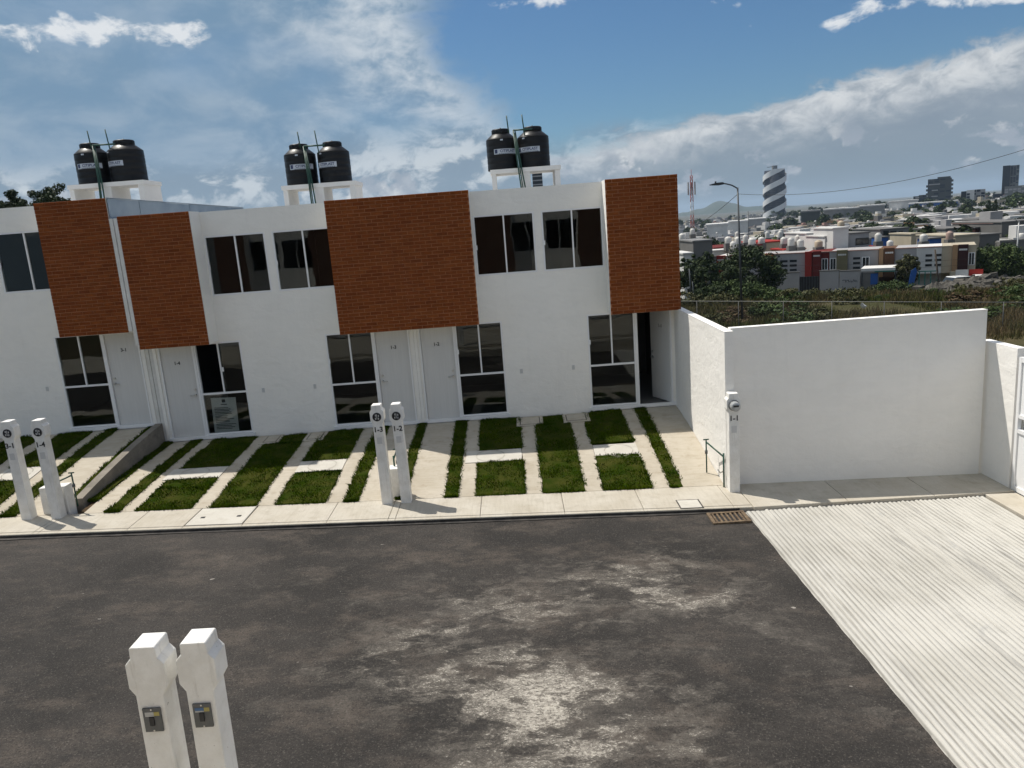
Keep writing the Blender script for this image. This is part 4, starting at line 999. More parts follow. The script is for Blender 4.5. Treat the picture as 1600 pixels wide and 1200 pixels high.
def field_fn(g, b):
    p = wpos(g)
    sp3 = g.n('ShaderNodeSeparateXYZ'); g.put(sp3.inputs[0], p)
    f = g.ss(g.noise(p, 0.10, 6, 0.6), 0.35, 0.65); f2 = g.ss(g.noise(p, 0.9, 6, 0.7), 0.4, 0.68)
    cc = g.mix(f, (0.058, 0.055, 0.022), (0.11, 0.085, 0.048)); cc = g.mix(g.m('MULTIPLY', f2, 0.5), cc, (0.035, 0.044, 0.013))
    town = g.mix(g.ss(g.noise(p, 0.05, 5, 0.7), 0.4, 0.6), (0.06, 0.065, 0.045), (0.14, 0.13, 0.115))
    cc = g.mix(g.ss(sp3.outputs[1], 80, 130), cc, town)
    g.put(b.inputs['Base Color'], cc); g.put(b.inputs['Normal'], bump(g, g.noise(p, 3, 6, 0.7), 0.8, 0.2))
M['field'] = mat('field_ground', rough=0.95, spec=0.1, fn=field_fn)
def terr_site(x, y):
    z = terrain(x, y)
    if -20 < x < 8.5 and -18 < y < 8.5: z = min(z, -1.25)
    return z
sheet('ground', gx_, gy_, terr_site, M['field'])

# ------------------------------------------------------------------ vegetation
def leaf_fn(c0, c1, c2):
    def fn(g, b):
        p = wpos(g); f = g.ss(g.noise(p, 0.9, 4, 0.6), 0.35, 0.65); r = g.n('ShaderNodeNewGeometry').outputs['Random Per Island']
        cc = g.mix(f, c0, c1); cc = g.mix(g.m('MULTIPLY', g.ss(r, 0.55, 1.0), 0.7), cc, c2); g.put(b.inputs['Base Color'], cc)
    return fn
LEAF = [mat('leaf_dark', rough=0.7, spec=0.25, fn=leaf_fn((0.014, 0.026, 0.007), (0.030, 0.048, 0.012), (0.045, 0.065, 0.018))),
        mat('leaf_mid', rough=0.7, spec=0.25, fn=leaf_fn((0.024, 0.044, 0.010), (0.050, 0.078, 0.018), (0.075, 0.10, 0.026))),
        mat('leaf_olive', rough=0.7, spec=0.25, fn=leaf_fn((0.038, 0.044, 0.012), (0.07, 0.072, 0.024), (0.10, 0.088, 0.034)))]
M['bark'] = mat('bark', rough=0.95, fn=noisy((0.045, 0.033, 0.024), (0.085, 0.066, 0.05), 6, 0.5))
def crown_mesh(name, R, Hh, zc, nclump, per, leaf, seed, m, conical=False):
    r = np.random.default_rng(seed); V = []; Fc = []
    cl = []
    for i in range(nclump):
        while True:
            p = r.uniform(-1, 1, 3)
            if p@p <= 1: break
        q = 0.55+0.45*abs(r.normal(0, 0.5)); p = p/np.linalg.norm(p)*min(1, (np.linalg.norm(p)**0.5)*q+0.25)
        if conical:
            t = r.uniform(0, 1); a = r.uniform(0, 6.28); rr = (1-t)**0.8*r.uniform(0.3, 1); p = np.array((rr*math.cos(a), rr*math.sin(a), 2*t-1))
        cl.append((p*np.array((R, R, Hh/2)), r.uniform(0.16, 0.34)*R*(0.75 if conical else 1)))
    cnt = 0
    for c, cr_ in cl:
        d = r.normal(0, 1, (per, 3)); d /= np.linalg.norm(d, axis=1)[:, None]; rad = cr_*r.uniform(0.45, 1.08, per)[:, None]
        P = c + d*rad*np.array((1, 1, 0.8)); P[:, 2] += zc
        n = d + r.normal(0, 0.6, (per, 3)); n /= np.linalg.norm(n, axis=1)[:, None]
        a = np.cross(n, r.normal(0, 1, (per, 3))); a /= np.linalg.norm(a, axis=1)[:, None]; b = np.cross(n, a)
        s = leaf*r.uniform(0.6, 1.35, per)[:, None]
        for k in range(per):
            V += [P[k]-a[k]*s[k], P[k]-b[k]*s[k]*0.45, P[k]+a[k]*s[k], P[k]+b[k]*s[k]*0.45]; Fc.append((cnt, cnt+1, cnt+2, cnt+3)); cnt += 4
    me = bpy.data.meshes.new(name); me.from_pydata([tuple(v) for v in V], [], Fc); me.materials.append(m); me.update(); return me
def tree(loc, R, Hh, trunk, label, seed, m=0, nclump=60, per=70, leaf=0.18, group=None, conical=False, name='tree', limbs=5):
    T = thing(name, loc, label, 'tree' if 'bush' not in name and 'shrub' not in name else 'shrub', group)
    r = random.Random(seed); x, y, z = loc
    top = trunk+Hh*0.55
    tb = MB(); tb.tube([(x, y, z-0.3), (x+r.uniform(-.1, .1), y, z+trunk*0.5), (x+r.uniform(-.2, .2), y+r.uniform(-.2, .2), z+top)], 0.04*R+0.06, 8, 0.03)
    for k in range(limbs):
        a = r.uniform(0, 6.28); s = z+trunk*r.uniform(0.6, 1.0); tb.tube([(x, y, s), (x+math.cos(a)*R*0.35, y+math.sin(a)*R*0.35, s+Hh*0.22), (x+math.cos(a)*R*0.7, y+math.sin(a)*R*0.7, s+Hh*0.4)], 0.02*R+0.025, 6, 0.015)
    tb.build('trunk', M['bark'], T)
    put('crown', crown_mesh('crown', R, Hh, trunk+Hh*0.5, nclump, per, leaf, seed, LEAF[m], conical), T)
    return T
def base_tree(px, py_base, py_top, Y, wpx, label, seed, **kw):
    """a tree standing at depth Y whose top and width follow the photograph"""
    top = at_y(px, py_top, Y); x = at_y(px, py_base, Y).x; zg = terrain(x, Y); Hh = top.z-zg; R = wpx/2*(Y-CAM.y)/FPX
    trunk = kw.pop('trunk_f', 0.2)*Hh
    return tree((x, Y, zg), R, Hh-trunk, trunk, label, seed, **kw)
# trees behind the left block
for i, (px, pt, w_, Y, s_) in enumerate(((58, 286, 78, 26, 1), (20, 301, 62, 27, 2), (95, 293, 58, 27.5, 3), (-6, 306, 50, 26.5, 4))):
    base_tree(px, 320, pt, Y, w_, ('tallest dark tree rising behind the roof of the raised left block', 'dark tree just left of the tallest one behind the left roof', 'dark tree right of the tallest one, beside the left tank stand', 'dark tree at the very left edge behind the roof')[i], 40+s_, m=0, nclump=90, per=150, leaf=0.085, group='trees behind the left roof', trunk_f=0.4)
# field trees
base_tree(1171, 445, 388, 60, 92, 'broad dark tree in the field behind the street lamp', 51, m=0, nclump=110, per=110, leaf=0.17, trunk_f=0.14)
base_tree(1106, 450, 396, 56, 40, 'narrow dark conifer left of the broad field tree', 52, m=0, nclump=110, per=80, leaf=0.13, conical=False, trunk_f=0.04)
base_tree(1079, 440, 399, 62, 42, 'small leafy tree beside the last brick panel', 53, m=0, nclump=60, per=80, leaf=0.15, trunk_f=0.3)
base_tree(1417, 450, 399, 62, 34, 'round green tree in front of the row of coloured houses', 54, m=2, nclump=60, per=90, leaf=0.12, trunk_f=0.35)
base_tree(1562, 450, 388, 66, 84, 'wide green tree right of the coloured house row', 55, m=1, nclump=110, per=100, leaf=0.17, trunk_f=0.12)
base_tree(1520, 440, 388, 74, 40, 'green tree half hidden at the end of the coloured house row', 56, m=1, nclump=60, per=80, leaf=0.17, trunk_f=0.2)
base_tree(1590, 400, 360, 92, 46, 'dark tree against the long grey house at the right edge', 57, m=0, nclump=60, per=80, leaf=0.2, trunk_f=0.2)
base_tree(1550, 400, 372, 90, 40, 'dark tree left of the right edge beneath the grey house', 58, m=0, nclump=60, per=80, leaf=0.2, trunk_f=0.2)
bl = [(1140, 452, 440, 50, 60), (1180, 455, 444, 48, 56), (1112, 462, 448, 46, 50), (1205, 462, 452, 47, 46), (1190, 500, 474, 31, 34), (1268, 468, 458, 46, 60), (1340, 466, 455, 45, 70), (1395, 460, 442, 52, 60), (1440, 462, 452, 48, 50), (1130, 478, 462, 40, 60), (1225, 470, 456, 43, 50), (1500, 462, 454, 46, 60), (1575, 520, 478, 26, 60), (1555, 500, 476, 30, 44), (1598, 500, 470, 29, 50)]
for i, (px, pb, pt, Y, w_) in enumerate(bl):
    pos = 'left of the lamp post' if px < 1150 else ('near the lamp post' if px < 1240 else ('in the middle of the field' if px < 1450 else 'at the right end of the field'))
    base_tree(px, pb, pt, Y, w_, f'low wild bush {pos}', 70+i, m=(1, 1, 0, 1, 1, 2, 2, 1, 2, 2, 1, 2, 2, 0, 2)[i], nclump=34, per=90, leaf=0.11, group='wild bushes in the field', trunk_f=0.02, name='bush', limbs=0)
# scrub scattered over the field
LEAF.append(mat('scrub_reddish', rough=0.8, spec=0.1, fn=leaf_fn((0.06, 0.042, 0.022), (0.10, 0.068, 0.040), (0.13, 0.10, 0.06))))
scr = [crown_mesh('foliage', 0.8, 1.0, 0.45, 22, 60, 0.075, 200+i, LEAF[(1, 2, 3, 2, 1)[i]]) for i in range(5)]
sr_ = random.Random(77)
for i in range(75):
    y = 15+sr_.random()*52; x = CAM.x+(y-CAM.y)*sr_.uniform(0.22, 0.70)
    k = sr_.randrange(5); T = thing('scrub', (x, y, terrain(x, y)-0.05), ('leafy green scrub plant in the wild field', 'olive scrub plant in the wild field', 'reddish dry scrub plant in the wild field', 'olive scrub plant in the wild field', 'leafy green scrub plant in the wild field')[k], 'shrub', ('green', 'olive', 'reddish', 'olive', 'green')[k]+' scrub in the field')
    put('foliage', scr[k], T); s_ = sr_.uniform(0.6, 1.5); T.scale = (s_*1.3, s_*1.2, s_*sr_.uniform(0.5, 1.0)); T.rotation_euler = (0, 0, sr_.uniform(0, 6))
# tall grass and weeds of the field
def weed_fn(g, b):
    p = wpos(g); r = g.n('ShaderNodeNewGeometry').outputs['Random Per Island']
    f = g.ss(g.noise(p, 0.22, 5, 0.6), 0.38, 0.62); f2 = g.ss(g.noise(g.vm('ADD', p, (9, 3, 1)), 0.5, 5, 0.6), 0.5, 0.68)
    cc = g.mix(f, (0.055, 0.072, 0.013), (0.135, 0.098, 0.052)); cc = g.mix(g.m('MULTIPLY', f2, 0.8), cc, (0.028, 0.042, 0.009)); cc = g.mix(g.ss(r, 0.75, 1.0, 0, 0.55), cc, (0.14, 0.11, 0.06)); g.put(b.inputs['Base Color'], cc)
M['weeds'] = mat('field_weeds', rough=0.85, spec=0.1, fn=weed_fn)
nr = np.random.default_rng(9); V = []; Fc = []; cnt = 0
NT2 = 52000
for i in range(NT2):
    y = 11+nr.uniform(0, 1)**0.8*62; xm = (y-CAM.y)
    x = CAM.x+xm*nr.uniform(0.20, 0.72)
    if x < 8.3 and y < 9: continue
    z = terrain(x, y)-0.05; h0 = nr.uniform(0.12, 0.6)*(0.8+1.3*mnoise.noise((x*0.35, y*0.35, 4)))
    if mnoise.noise((x*0.16, y*0.16, 11)) > 0.22: continue
    if h0 < 0.12: h0 = 0.12
    w_ = 0.005+0.00042*y
    for k in range(4):
        a = nr.uniform(0, 6.28); l_ = nr.uniform(0.1, 0.45)*h0; dx, dy = math.cos(a), math.sin(a); ox, oy = nr.normal(0, 0.12, 2); b0 = nr.uniform(0, 6.28); ww = w_*nr.uniform(0.6, 1.6); ex, ey = math.cos(b0)*ww, math.sin(b0)*ww; hh = h0*nr.uniform(0.6, 1.15)
        V += [(x+ox-ex, y+oy-ey, z), (x+ox+ex, y+oy+ey, z), (x+ox+dx*l_+ex*0.5, y+oy+dy*l_+ey*0.5, z+hh), (x+ox+dx*l_-ex*0.5, y+oy+dy*l_-ey*0.5, z+hh)]
        Fc.append((cnt, cnt+1, cnt+2, cnt+3)); cnt += 4
me = bpy.data.meshes.new('field_grass'); me.from_pydata(V, [], Fc); me.materials.append(M['weeds']); me.update()
tag(put('field_grass', me), 'tall wild grass and weeds, green and brown, covering the field beyond the white wall', 'grass', kind='stuff')

# ------------------------------------------------------------------ wire fence, lamp posts, poles, wires
M['galv_post'] = mat('galvanised_post', (0.07, 0.07, 0.065), 0.6, 0.0)
M['rail'] = mat('fence_rail', (0.17, 0.17, 0.155), 0.6, 0.0)
M['steel_dark'] = mat('lamp_steel', (0.045, 0.05, 0.055), 0.5, 0.2)
M['wire'] = mat('wire', (0.01, 0.01, 0.01), 0.6)
fa, fb_ = Vector((7.0, 23.5, 0)), Vector((22.5, 11.0, 0)); fdir = (fb_-fa)
FN = thing('wire_fence', (fa.x, fa.y, -2.2), 'wire mesh fence with thin posts and top rail beyond the white wall', 'fence')
L = fdir.length; npost = 9
for k in range(npost+1):
    p = fa+fdir*(k/npost); MB().tube([(p.x, p.y, terrain(p.x, p.y)-0.2), (p.x, p.y, -0.29)], 0.02, 8).build('post', M['galv_post'], FN)
MB().tube([(fa.x, fa.y, -0.31), (fb_.x, fb_.y, -0.31)], 0.015, 8).build('top_rail', M['rail'], FN)
ms = MB()
for s in (0, 1):      # chain link: two families of slanting wires
    n = 150
    for k in range(-14, n):
        t0 = k/n; t1 = t0+14/n; za, zb_ = -2.3, -0.33
        if s: za, zb_ = zb_, za
        ta, tb_ = max(t0, 0), min(t1, 1)
        if tb_ <= ta: continue
        q = lambda t: za+(zb_-za)*(t-t0)/(t1-t0)
        pa, pb_ = fa+fdir*ta, fa+fdir*tb_
        ms.tube([(pa.x, pa.y, q(ta)), (pb_.x, pb_.y, q(tb_))], 0.003, 3, cap=False)
ms.build('mesh', M['galv_post'], FN)
rag = thing('plastic_rag', tuple(at_y(1350, 478, 17.2)), 'white plastic rag caught on the wire fence', 'rag')
M['ragm'] = mat('white_plastic', (0.75, 0.75, 0.74), 0.5)
c = at_y(1350, 479, 17.2); mb = MB(); pts = [(-0.11, 0.2), (-0.02, 0.13), (0.15, 0.0), (0.05, -0.12), (-0.06, -0.06), (-0.12, 0.05)]
for i in range(len(pts)):
    a, b_ = pts[i], pts[(i+1) % len(pts)]; mb.quad((c.x+a[0], c.y+0.02*i, c.z+a[1]), (c.x+b_[0], c.y+0.02*((i+1) % 6), c.z+b_[1]), (c.x+0.01, c.y-0.08, c.z+0.03))
    mb.quad((c.x+a[0], c.y+0.02*i+0.01, c.z+a[1]), (c.x+0.01, c.y+0.03, c.z+0.03), (c.x+b_[0], c.y+0.02*((i+1) % 6)+0.01, c.z+b_[1]))
mb.build('sheet', M['ragm'], rag, fix=False)

def lamp(base, top, arm_dx, arm_dz, r, m, label):
    T = thing('street_lamp', tuple(base), label, 'street lamp', 'street lamps')
    x, y, z = base; tx, ty, tz = top
    MB().tube([(x, y, z), (tx, ty, tz)], r, 12, r*0.62).build('pole', m, T)
    pts = [(tx, ty, tz-0.05), (tx+arm_dx*0.35, ty, tz+arm_dz*0.55), (tx+arm_dx*0.7, ty, tz+arm_dz*0.92), (tx+arm_dx*0.85, ty, tz+arm_dz)]
    MB().tube(pts, r*0.5, 8).build('arm', m, T)
    hx, hz = tx+arm_dx*0.85, tz+arm_dz
    s = 1 if arm_dx > 0 else -1
    mb = MB(); mb.prism([(hx, hz-0.05), (hx+s*0.25, hz-0.08), (hx+s*0.75, hz-0.05), (hx+s*0.78, hz), (hx+s*0.45, hz+0.07), (hx+s*0.1, hz+0.08), (hx, hz+0.05)], ty-0.14, ty+0.14); hd = mb.build('lamp_head', m, T)
    MB().tube([(hx+s*0.45, ty, hz+0.06), (hx+s*0.45, ty, hz+0.16)], 0.05, 8).build('photocell', m, hd)
b_ = at_y(1160, 500, 28); t_ = at_y(1152.5, 293, 28); b_.z = terrain(b_.x, 28)-0.2
lamp(b_, t_, -0.95, 0.28, 0.075, M['steel_dark'], 'dark street lamp with curved arm standing in the field')
M['lampgrey'] = mat('lamp_grey', (0.42, 0.42, 0.41), 0.5, 0.2)
b2 = at_y(1586, 446, 70); t2 = at_y(1592, 346, 70); b2.z = terrain(b2.x, 70)-0.3
lamp(b2, t2, -0.9, 0.35, 0.10, M['lampgrey'], 'pale grey street lamp near the right edge beside the wide tree')
def wire(pts, label, r=0.012, sag=0.0, n=24, name='cable'):
    a, b_ = Vector(pts[0]), Vector(pts[1]); P_ = []
    for k in range(n+1):
        t = k/n; p = a.lerp(b_, t); p.z -= sag*4*t*(1-t); P_.append(p)
    tag(MB().tube(P_, r, 5, cap=False).build(name, M['wire']), label, 'cable', 'overhead cables')
pw = at_y(1153, 303, 28)
wire([pw, at_y(1668, 212, 14.0)], 'overhead cable running from the dark street lamp to the upper right', 0.011, 0.75)
wire([pw, at_y(1075, 357, 78)], 'overhead cable running from the dark street lamp down to the left', 0.016, 0.3)
for (ya, yb_, Y, lb) in ((408, 405, 66, 'upper'), (417, 414, 66, 'lower')):
    wire([at_y(1195, ya+6, Y+6), at_y(1530, yb_-2, Y-4)], f'{lb} thin cable strung across the fronts of the coloured houses', 0.010, 0.3)
# leaning pole in front of the coloured houses, thin stakes in the field
lp = at_y(1470, 448, 60); lt = at_y(1461, 390, 60); lp.z = terrain(lp.x, 60)-0.2
T = thing('utility_pole', tuple(lp), 'dark wooden pole leaning in front of the cream coloured house', 'pole'); MB().tube([lp, lt], 0.11, 8, 0.08).build('shaft', M['bark'], T)
for (px, pa, pt, Y, lb) in ((1080, 470, 420, 50, 'dark leaning stake in the grass right of the brick corner'), (1085, 466, 440, 50, 'thin short stake beside the leaning one'), (1172, 500, 330, 120, 'slim tall mast behind the broad field tree')):
    q = at_y(px, pa, Y); q2 = at_y(px-3, pt, Y); q.z = terrain(q.x, Y)-0.2
    T = thing('pole', tuple(q), lb, 'pole'); MB().tube([q, q2], 0.07, 7, 0.05).build('shaft', M['steel_dark'], T)

# ------------------------------------------------------------------ the town beyond the field
def paint(name, c, rough=0.85): return mat(name, rough=rough, spec=0.2, fn=noisy(tuple(x*0.86 for x in c), c, 0.5, 0.15, 12, 0.02))
PT = {'white': paint('paint_white', (0.60, 0.59, 0.57)), 'grey': paint('paint_grey', (0.22, 0.218, 0.215)), 'cream': paint('paint_cream', (0.42, 0.37, 0.28)), 'tan': paint('paint_tan', (0.36, 0.22, 0.12)),
      'brown': paint('paint_brown', (0.11, 0.055, 0.03)), 'olive': paint('paint_olive', (0.17, 0.15, 0.085)), 'maroon': paint('paint_maroon', (0.045, 0.018, 0.016)), 'red': paint('paint_red', (0.30, 0.03, 0.022)),
      'orange': paint('paint_orange', (0.42, 0.11, 0.03)), 'block': paint('concrete_block', (0.155, 0.15, 0.142)), 'pink': paint('paint_pink', (0.36, 0.22, 0.185)), 'blue': paint('paint_blue', (0.03, 0.10, 0.32)), 'dark': paint('paint_dark', (0.035, 0.035, 0.037)), 'lilac': paint('paint_lilac', (0.35, 0.34, 0.34)), 'darkred': paint('paint_dark_red', (0.13, 0.018, 0.015)), 'teal': paint('paint_teal', (0.03, 0.16, 0.13))}
PT['roofred'] = paint('roof_red', (0.16, 0.07, 0.05)); PT['roofgrey'] = paint('roof_grey', (0.15, 0.145, 0.14))
M['far_glass'] = mat('dark_glass', (0.02, 0.024, 0.028), 0.12, spec=0.6)
# frame of the coloured row: a vertical plane through A and B, n towards the camera
RA, RB = at_z(1205, 398, -1.4), at_z(1526, 383.5, -1.4)
re_ = (RB-RA); re_.z = 0; RLEN = re_.length; re_.normalize(); rn = Vector((re_.y, -re_.x, 0))
if rn.y > 0: rn = -rn
def on_row(px, py, off=0.0):
    v = FWD + RGT*((px-800)/FPX) - UPV*((py-600)/FPX); o = RA+rn*off
    p = CAM + v*((o-CAM).dot(rn)/v.dot(rn)); return (p-RA).dot(re_), p.z
RF = Matrix(((re_.x, -rn.x, 0, RA.x), (re_.y, -rn.y, 0, RA.y), (0, 0, 1, 0), (0, 0, 0, 1)))    # local x along the row, y away from the camera
def rbox(mb, px0, px1, py0, py1, ya, yb, off=0.0):
    pm = (px0+px1)/2
    t0, _ = on_row(px0, (py0+py1)/2, off); t1, _ = on_row(px1, (py0+py1)/2, off); _, z1 = on_row(pm, py0, off); _, z0 = on_row(pm, py1, off)
    mb.box(t0, t1, ya, yb, z0, z1, RF); return mb
def ytop(px): return 398.0+(383.5-398.0)*(px-1205)/(1526-1205)
GZ = -6.6
def row_house(px0, px1, wall, label, panels=(), slits=(), wins=(), low=4.0):
    t0, zt = on_row(px0, ytop(px0)); t1, _ = on_row(px1, ytop(px1)); zt = -1.4
    base = RF @ Vector(((t0+t1)/2, 0, GZ))
    T = thing('row_house', tuple(base), label, 'house', 'coloured row houses across the field')
    mb = MB(); mb.box(t0+0.01, t1-0.01, 0, 7, zt-2.75, zt, RF); mb.box(t0+0.01, t1-0.01, 1.6, 7, GZ-1, zt-2.752, RF); mb.build('wall', PT[wall], T)
    MB().box(t0+0.012, t1-0.012, -0.06, 0.3, zt+0.002, zt+0.10, RF).build('roof_edge', PT['pink' if wall != 'cream' else 'cream'], T)
    for k, (a, b_, c) in enumerate(panels):
        ta, _ = on_row(a, ytop(a)+15); tb_, _ = on_row(b_, ytop(b_)+15)
        MB().box(ta, tb_, -0.42, -0.002, zt-2.95, zt+0.18, RF).build('coloured_panel', PT[c], T)
        if b_-a > 12:
            pn = T.children[-1]
            for q in range(4):
                tq = ta+(tb_-ta)*(0.2+0.2*q); MB().box(tq-0.09, tq+0.09, -0.44, -0.421, zt-0.42, zt-0.24, RF).build('vent_hole', PT['white'], pn)
    for (a, b_) in slits:
        ta, _ = on_row(a, ytop(a)+15); tb_, _ = on_row(b_, ytop(b_)+15)
        for q in range(3): MB().box(ta, tb_, -0.03, -0.002, zt-0.95-q*0.52, zt-0.70-q*0.52, RF).build('slit_window', M['far_glass'], T)
    for (a, b_) in wins:
        ta, _ = on_row(a, ytop(a)+15); tb_, _ = on_row(b_, ytop(b_)+15)
        w_ = MB().box(ta-0.05, tb_+0.05, -0.05, -0.002, zt-2.0, zt-0.70, RF).build('window', M['frame'], T)
        for q in range(2): MB().box(ta+(tb_-ta)*q/2+0.03, ta+(tb_-ta)*(q+1)/2-0.03, -0.07, -0.051, zt-1.94, zt-0.76, RF).build('pane', M['far_glass'], w_)
    return T
row_house(1113, 1140, 'white', 'white row house with red panel glimpsed between conifer and broad tree', [(1121, 1134, 'red')], [(1135, 1139)])
row_house(1140, 1194, 'lilac', 'grey row house mostly hidden behind the broad dark tree', [(1142, 1158, 'darkred')], [(1180, 1190)])
row_house(1194, 1258, 'lilac', 'pale row house with orange panel and two columns of slits', [(1195, 1208.5, 'orange')], [(1219, 1230.5), (1234, 1245)])
row_house(1258, 1296, 'darkred', 'dark red row house with a bright red panel', [(1258.5, 1269, 'red'), (1270.5, 1283, 'darkred')], [], [(1284.5, 1293)])
row_house(1296, 1326, 'lilac', 'row house with olive panel beside the dark red one', [(1308, 1324.5, 'olive')], [], [(1297.5, 1306)])
row_house(1326, 1373, 'lilac', 'pale row house with three slits and one barred window', [], [(1333, 1344)], [(1347.5, 1358)])
row_house(1373, 1398, 'brown', 'narrow brown row house with tan side panel', [(1373.5, 1380.5, 'tan'), (1381.5, 1397.5, 'brown')])
row_house(1398, 1432, 'lilac', 'pale grey row house behind the round green tree', [], [], [(1411, 1424)])
row_house(1432, 1472, 'white', 'white row house with six slits behind the leaning pole', [], [(1446, 1456.5), (1460.5, 1471)])
row_house(1472, 1488, 'cream', 'plain cream row house right of the leaning pole')
row_house(1488, 1526, 'cream', 'end row house with dark maroon panel and cream bay', [(1488, 1496, 'tan'), (1496.5, 1512.5, 'maroon')], [], [(1514, 1522.5)])
# yard walls and gates before the row
def yard(px0, px1, py0, py1, off, c, label, cat='wall', name='yard_wall', parts=None, th=0.18):
    t0, _ = on_row(px0, py0, off); t1, z = on_row(px1, py0, off); base = RF @ Vector(((t0+t1)/2, -off, GZ))
    T = thing(name, tuple(base), label, cat, 'yard walls of the row houses')
    mb = MB(); _, z1 = on_row((px0+px1)/2, py0, off); _, z0 = on_row((px0+px1)/2, py1, off); mb.box(t0+0.02, t1-0.02, -off, -off+th, z0-1.2, z1, RF); mb.build('panel', PT[c], T)
    if parts: parts(T, t0, t1, z0, z1, -off)
    return T
def cap(T, t0, t1, z0, z1, y): MB().box(t0-0.03, t1+0.03, y-0.04, y+0.22, z1+0.003, z1+0.12, RF).build('coping', PT['block'], T)
def gatebars(T, t0, t1, z0, z1, y):
    for k in range(7): t = t0+(t1-t0)*(k+0.5)/7; MB().box(t-0.03, t+0.03, y-0.05, y-0.003, z0, z1, RF).build('bar', M['steel_dark'], T)
def graffiti(T, t0, t1, z0, z1, y):
    cap(T, t0, t1, z0, z1, y); r = random.Random(5); mb = MB(); pts = []
    for k in range(26): pts.append(RF @ Vector((t0+(t1-t0)*(0.15+0.7*k/25), y-0.012, z0+(z1-z0)*(0.28+0.2*r.random()))))
    mb.tube(pts, 0.022, 4, cap=False); mb.build('graffiti', M['ink'], T)
yard(1190, 1212, 427, 456, 5.0, 'cream', 'cream yard wall beside the broad tree', parts=cap)
yard(1213.5, 1249, 427, 459, 5.0, 'lilac', 'plain pale yard wall left of the dark gate', parts=cap)
yard(1249.5, 1280, 432, 454, 4.8, 'dark', 'dark barred yard gate before the red house', 'gate', 'yard_gate', gatebars, 0.06)
yard(1280.5, 1311, 424, 453, 5.0, 'lilac', 'pale yard wall with a flush gate right of the dark gate', parts=cap)
yard(1311.5, 1344.5, 424, 448, 5.0, 'lilac', 'pale yard wall scrawled with graffiti', parts=graffiti)
yard(1345, 1373, 426, 446, 5.0, 'block', 'grey block yard wall with a small blue poster', parts=lambda T, t0, t1, z0, z1, y: MB().box(t0+(t1-t0)*0.55, t0+(t1-t0)*0.95, y-0.02, y-0.003, z0+0.1, z1-0.1, RF).build('poster', PT['blue'], T))
# carport awning, banner, flag, green railings
def simple(name, label, cat, mbs, loc, group=None):
    T = thing(name, tuple(loc), label, cat, group)
    for nm, mb, m in mbs: mb.build(nm, m, T)
    return T
simple('awning', 'white sloping carport awning with green edge before the brown house', 'awning', [('sheet', rbox(MB(), 1347, 1400, 417.5, 421.5, -5.2, -1.5, 4.0), PT['white']), ('edge', rbox(MB(), 1368, 1400, 421.6, 423.2, -5.25, -5.1, 4.0), PT['teal']), ('post', rbox(MB(), 1399, 1400.5, 424, 450, -5.1, -5.0, 4.0), M['steel_dark']), ('post', rbox(MB(), 1347.5, 1349, 424, 450, -5.1, -5.0, 4.0), M['steel_dark'])], RF @ Vector((12, -4, GZ)))
for k, (a, b_, y0_, y1_, c, lb) in enumerate(((1484, 1493, 424, 434, 'cream', 'yellow and black cloth'), (1493, 1513, 421.5, 431, 'white', 'white banner cloth'), (1514, 1536, 420.5, 432, 'red', 'pink and red cloth'))):
    simple('banner', f'{lb} hung along the front of the end row house', 'banner', [('cloth', rbox(MB(), a, b_, y0_, y1_, -2.02, -1.98, 2.0), PT[c])], RF @ Vector((18+k, -2, GZ)), 'banners hung on the row')
simple('flag', 'blue feather flag leaning in the weeds before the round tree', 'flag', [('cloth', MB().prism([(0, 0), (0.5, 0.1), (1.05, 2.6), (0.9, 3.0), (0.45, 2.7)], 0, 0.03, Matrix.Translation(RF @ Vector((on_row(1416, 450, 6)[0], -6.2, GZ+0.6)))), PT['blue'])], RF @ Vector((on_row(1416, 450, 6)[0], -6.2, GZ)))
T = thing('railing', tuple(RF @ Vector((15.5, -5, GZ))), 'teal green railing before the white six slit house', 'fence')
for px in (1436, 1445, 1454, 1464): rbox(MB(), px-0.8, px+0.8, 424, 452, -5.05, -4.95, 5).build('post', PT['teal'], T)
rbox(MB(), 1434, 1466, 423, 424.5, -5.04, -4.96, 5).build('rail', PT['teal'], T)

# pale plastic tanks on the roofs of the town
tank_mats = [paint('tank_white', (0.62, 0.60, 0.56), 0.5), paint('tank_beige', (0.50, 0.41, 0.30), 0.6), paint('tank_pink', (0.42, 0.30, 0.25), 0.6)]
def small_tank_mesh(m):
    return MB().lathe([(0.5, 0), (0.51, 0.05), (0.51, 0.80), (0.46, 0.93), (0.26, 1.03), (0.24, 1.10), (0.0, 1.12)], (0, 0, 0), 14, cap=False).mesh('tank', m)
stm = [small_tank_mesh(m) for m in tank_mats]
ped = MB().box(-0.55, 0.55, -0.55, 0.55, -1.3, -0.002).mesh('pedestal', PT['block'])
tl = [(1082, 366, 0, 100), (1066, 375, 0, 95), (1085, 388, 0, 88), (1152, 373, 0, 110), (1138, 380, 0, 92), (1146, 389, 0, 84), (1165, 379, 0, 96), (1175, 382, 0, 90), (1153, 381, 0, 92), (1219, 371, 0, 112), (1221, 365, 0, 120), (1225, 381, 0, 92), (1236, 384, 0, 84), (1239, 373, 0, 104), (1247.5, 377, 0, 95), (1250.5, 386, 0, 84), (1263, 379, 0, 94), (1279, 386, 1, 82), (1314, 356, 1, 92), (1372, 377, 0, 86), (1390.5, 386, 0, 80), (1443, 377, 0, 86), (1483.5, 374, 2, 84), (1199, 372, 0, 115), (1190, 380, 0, 98)]
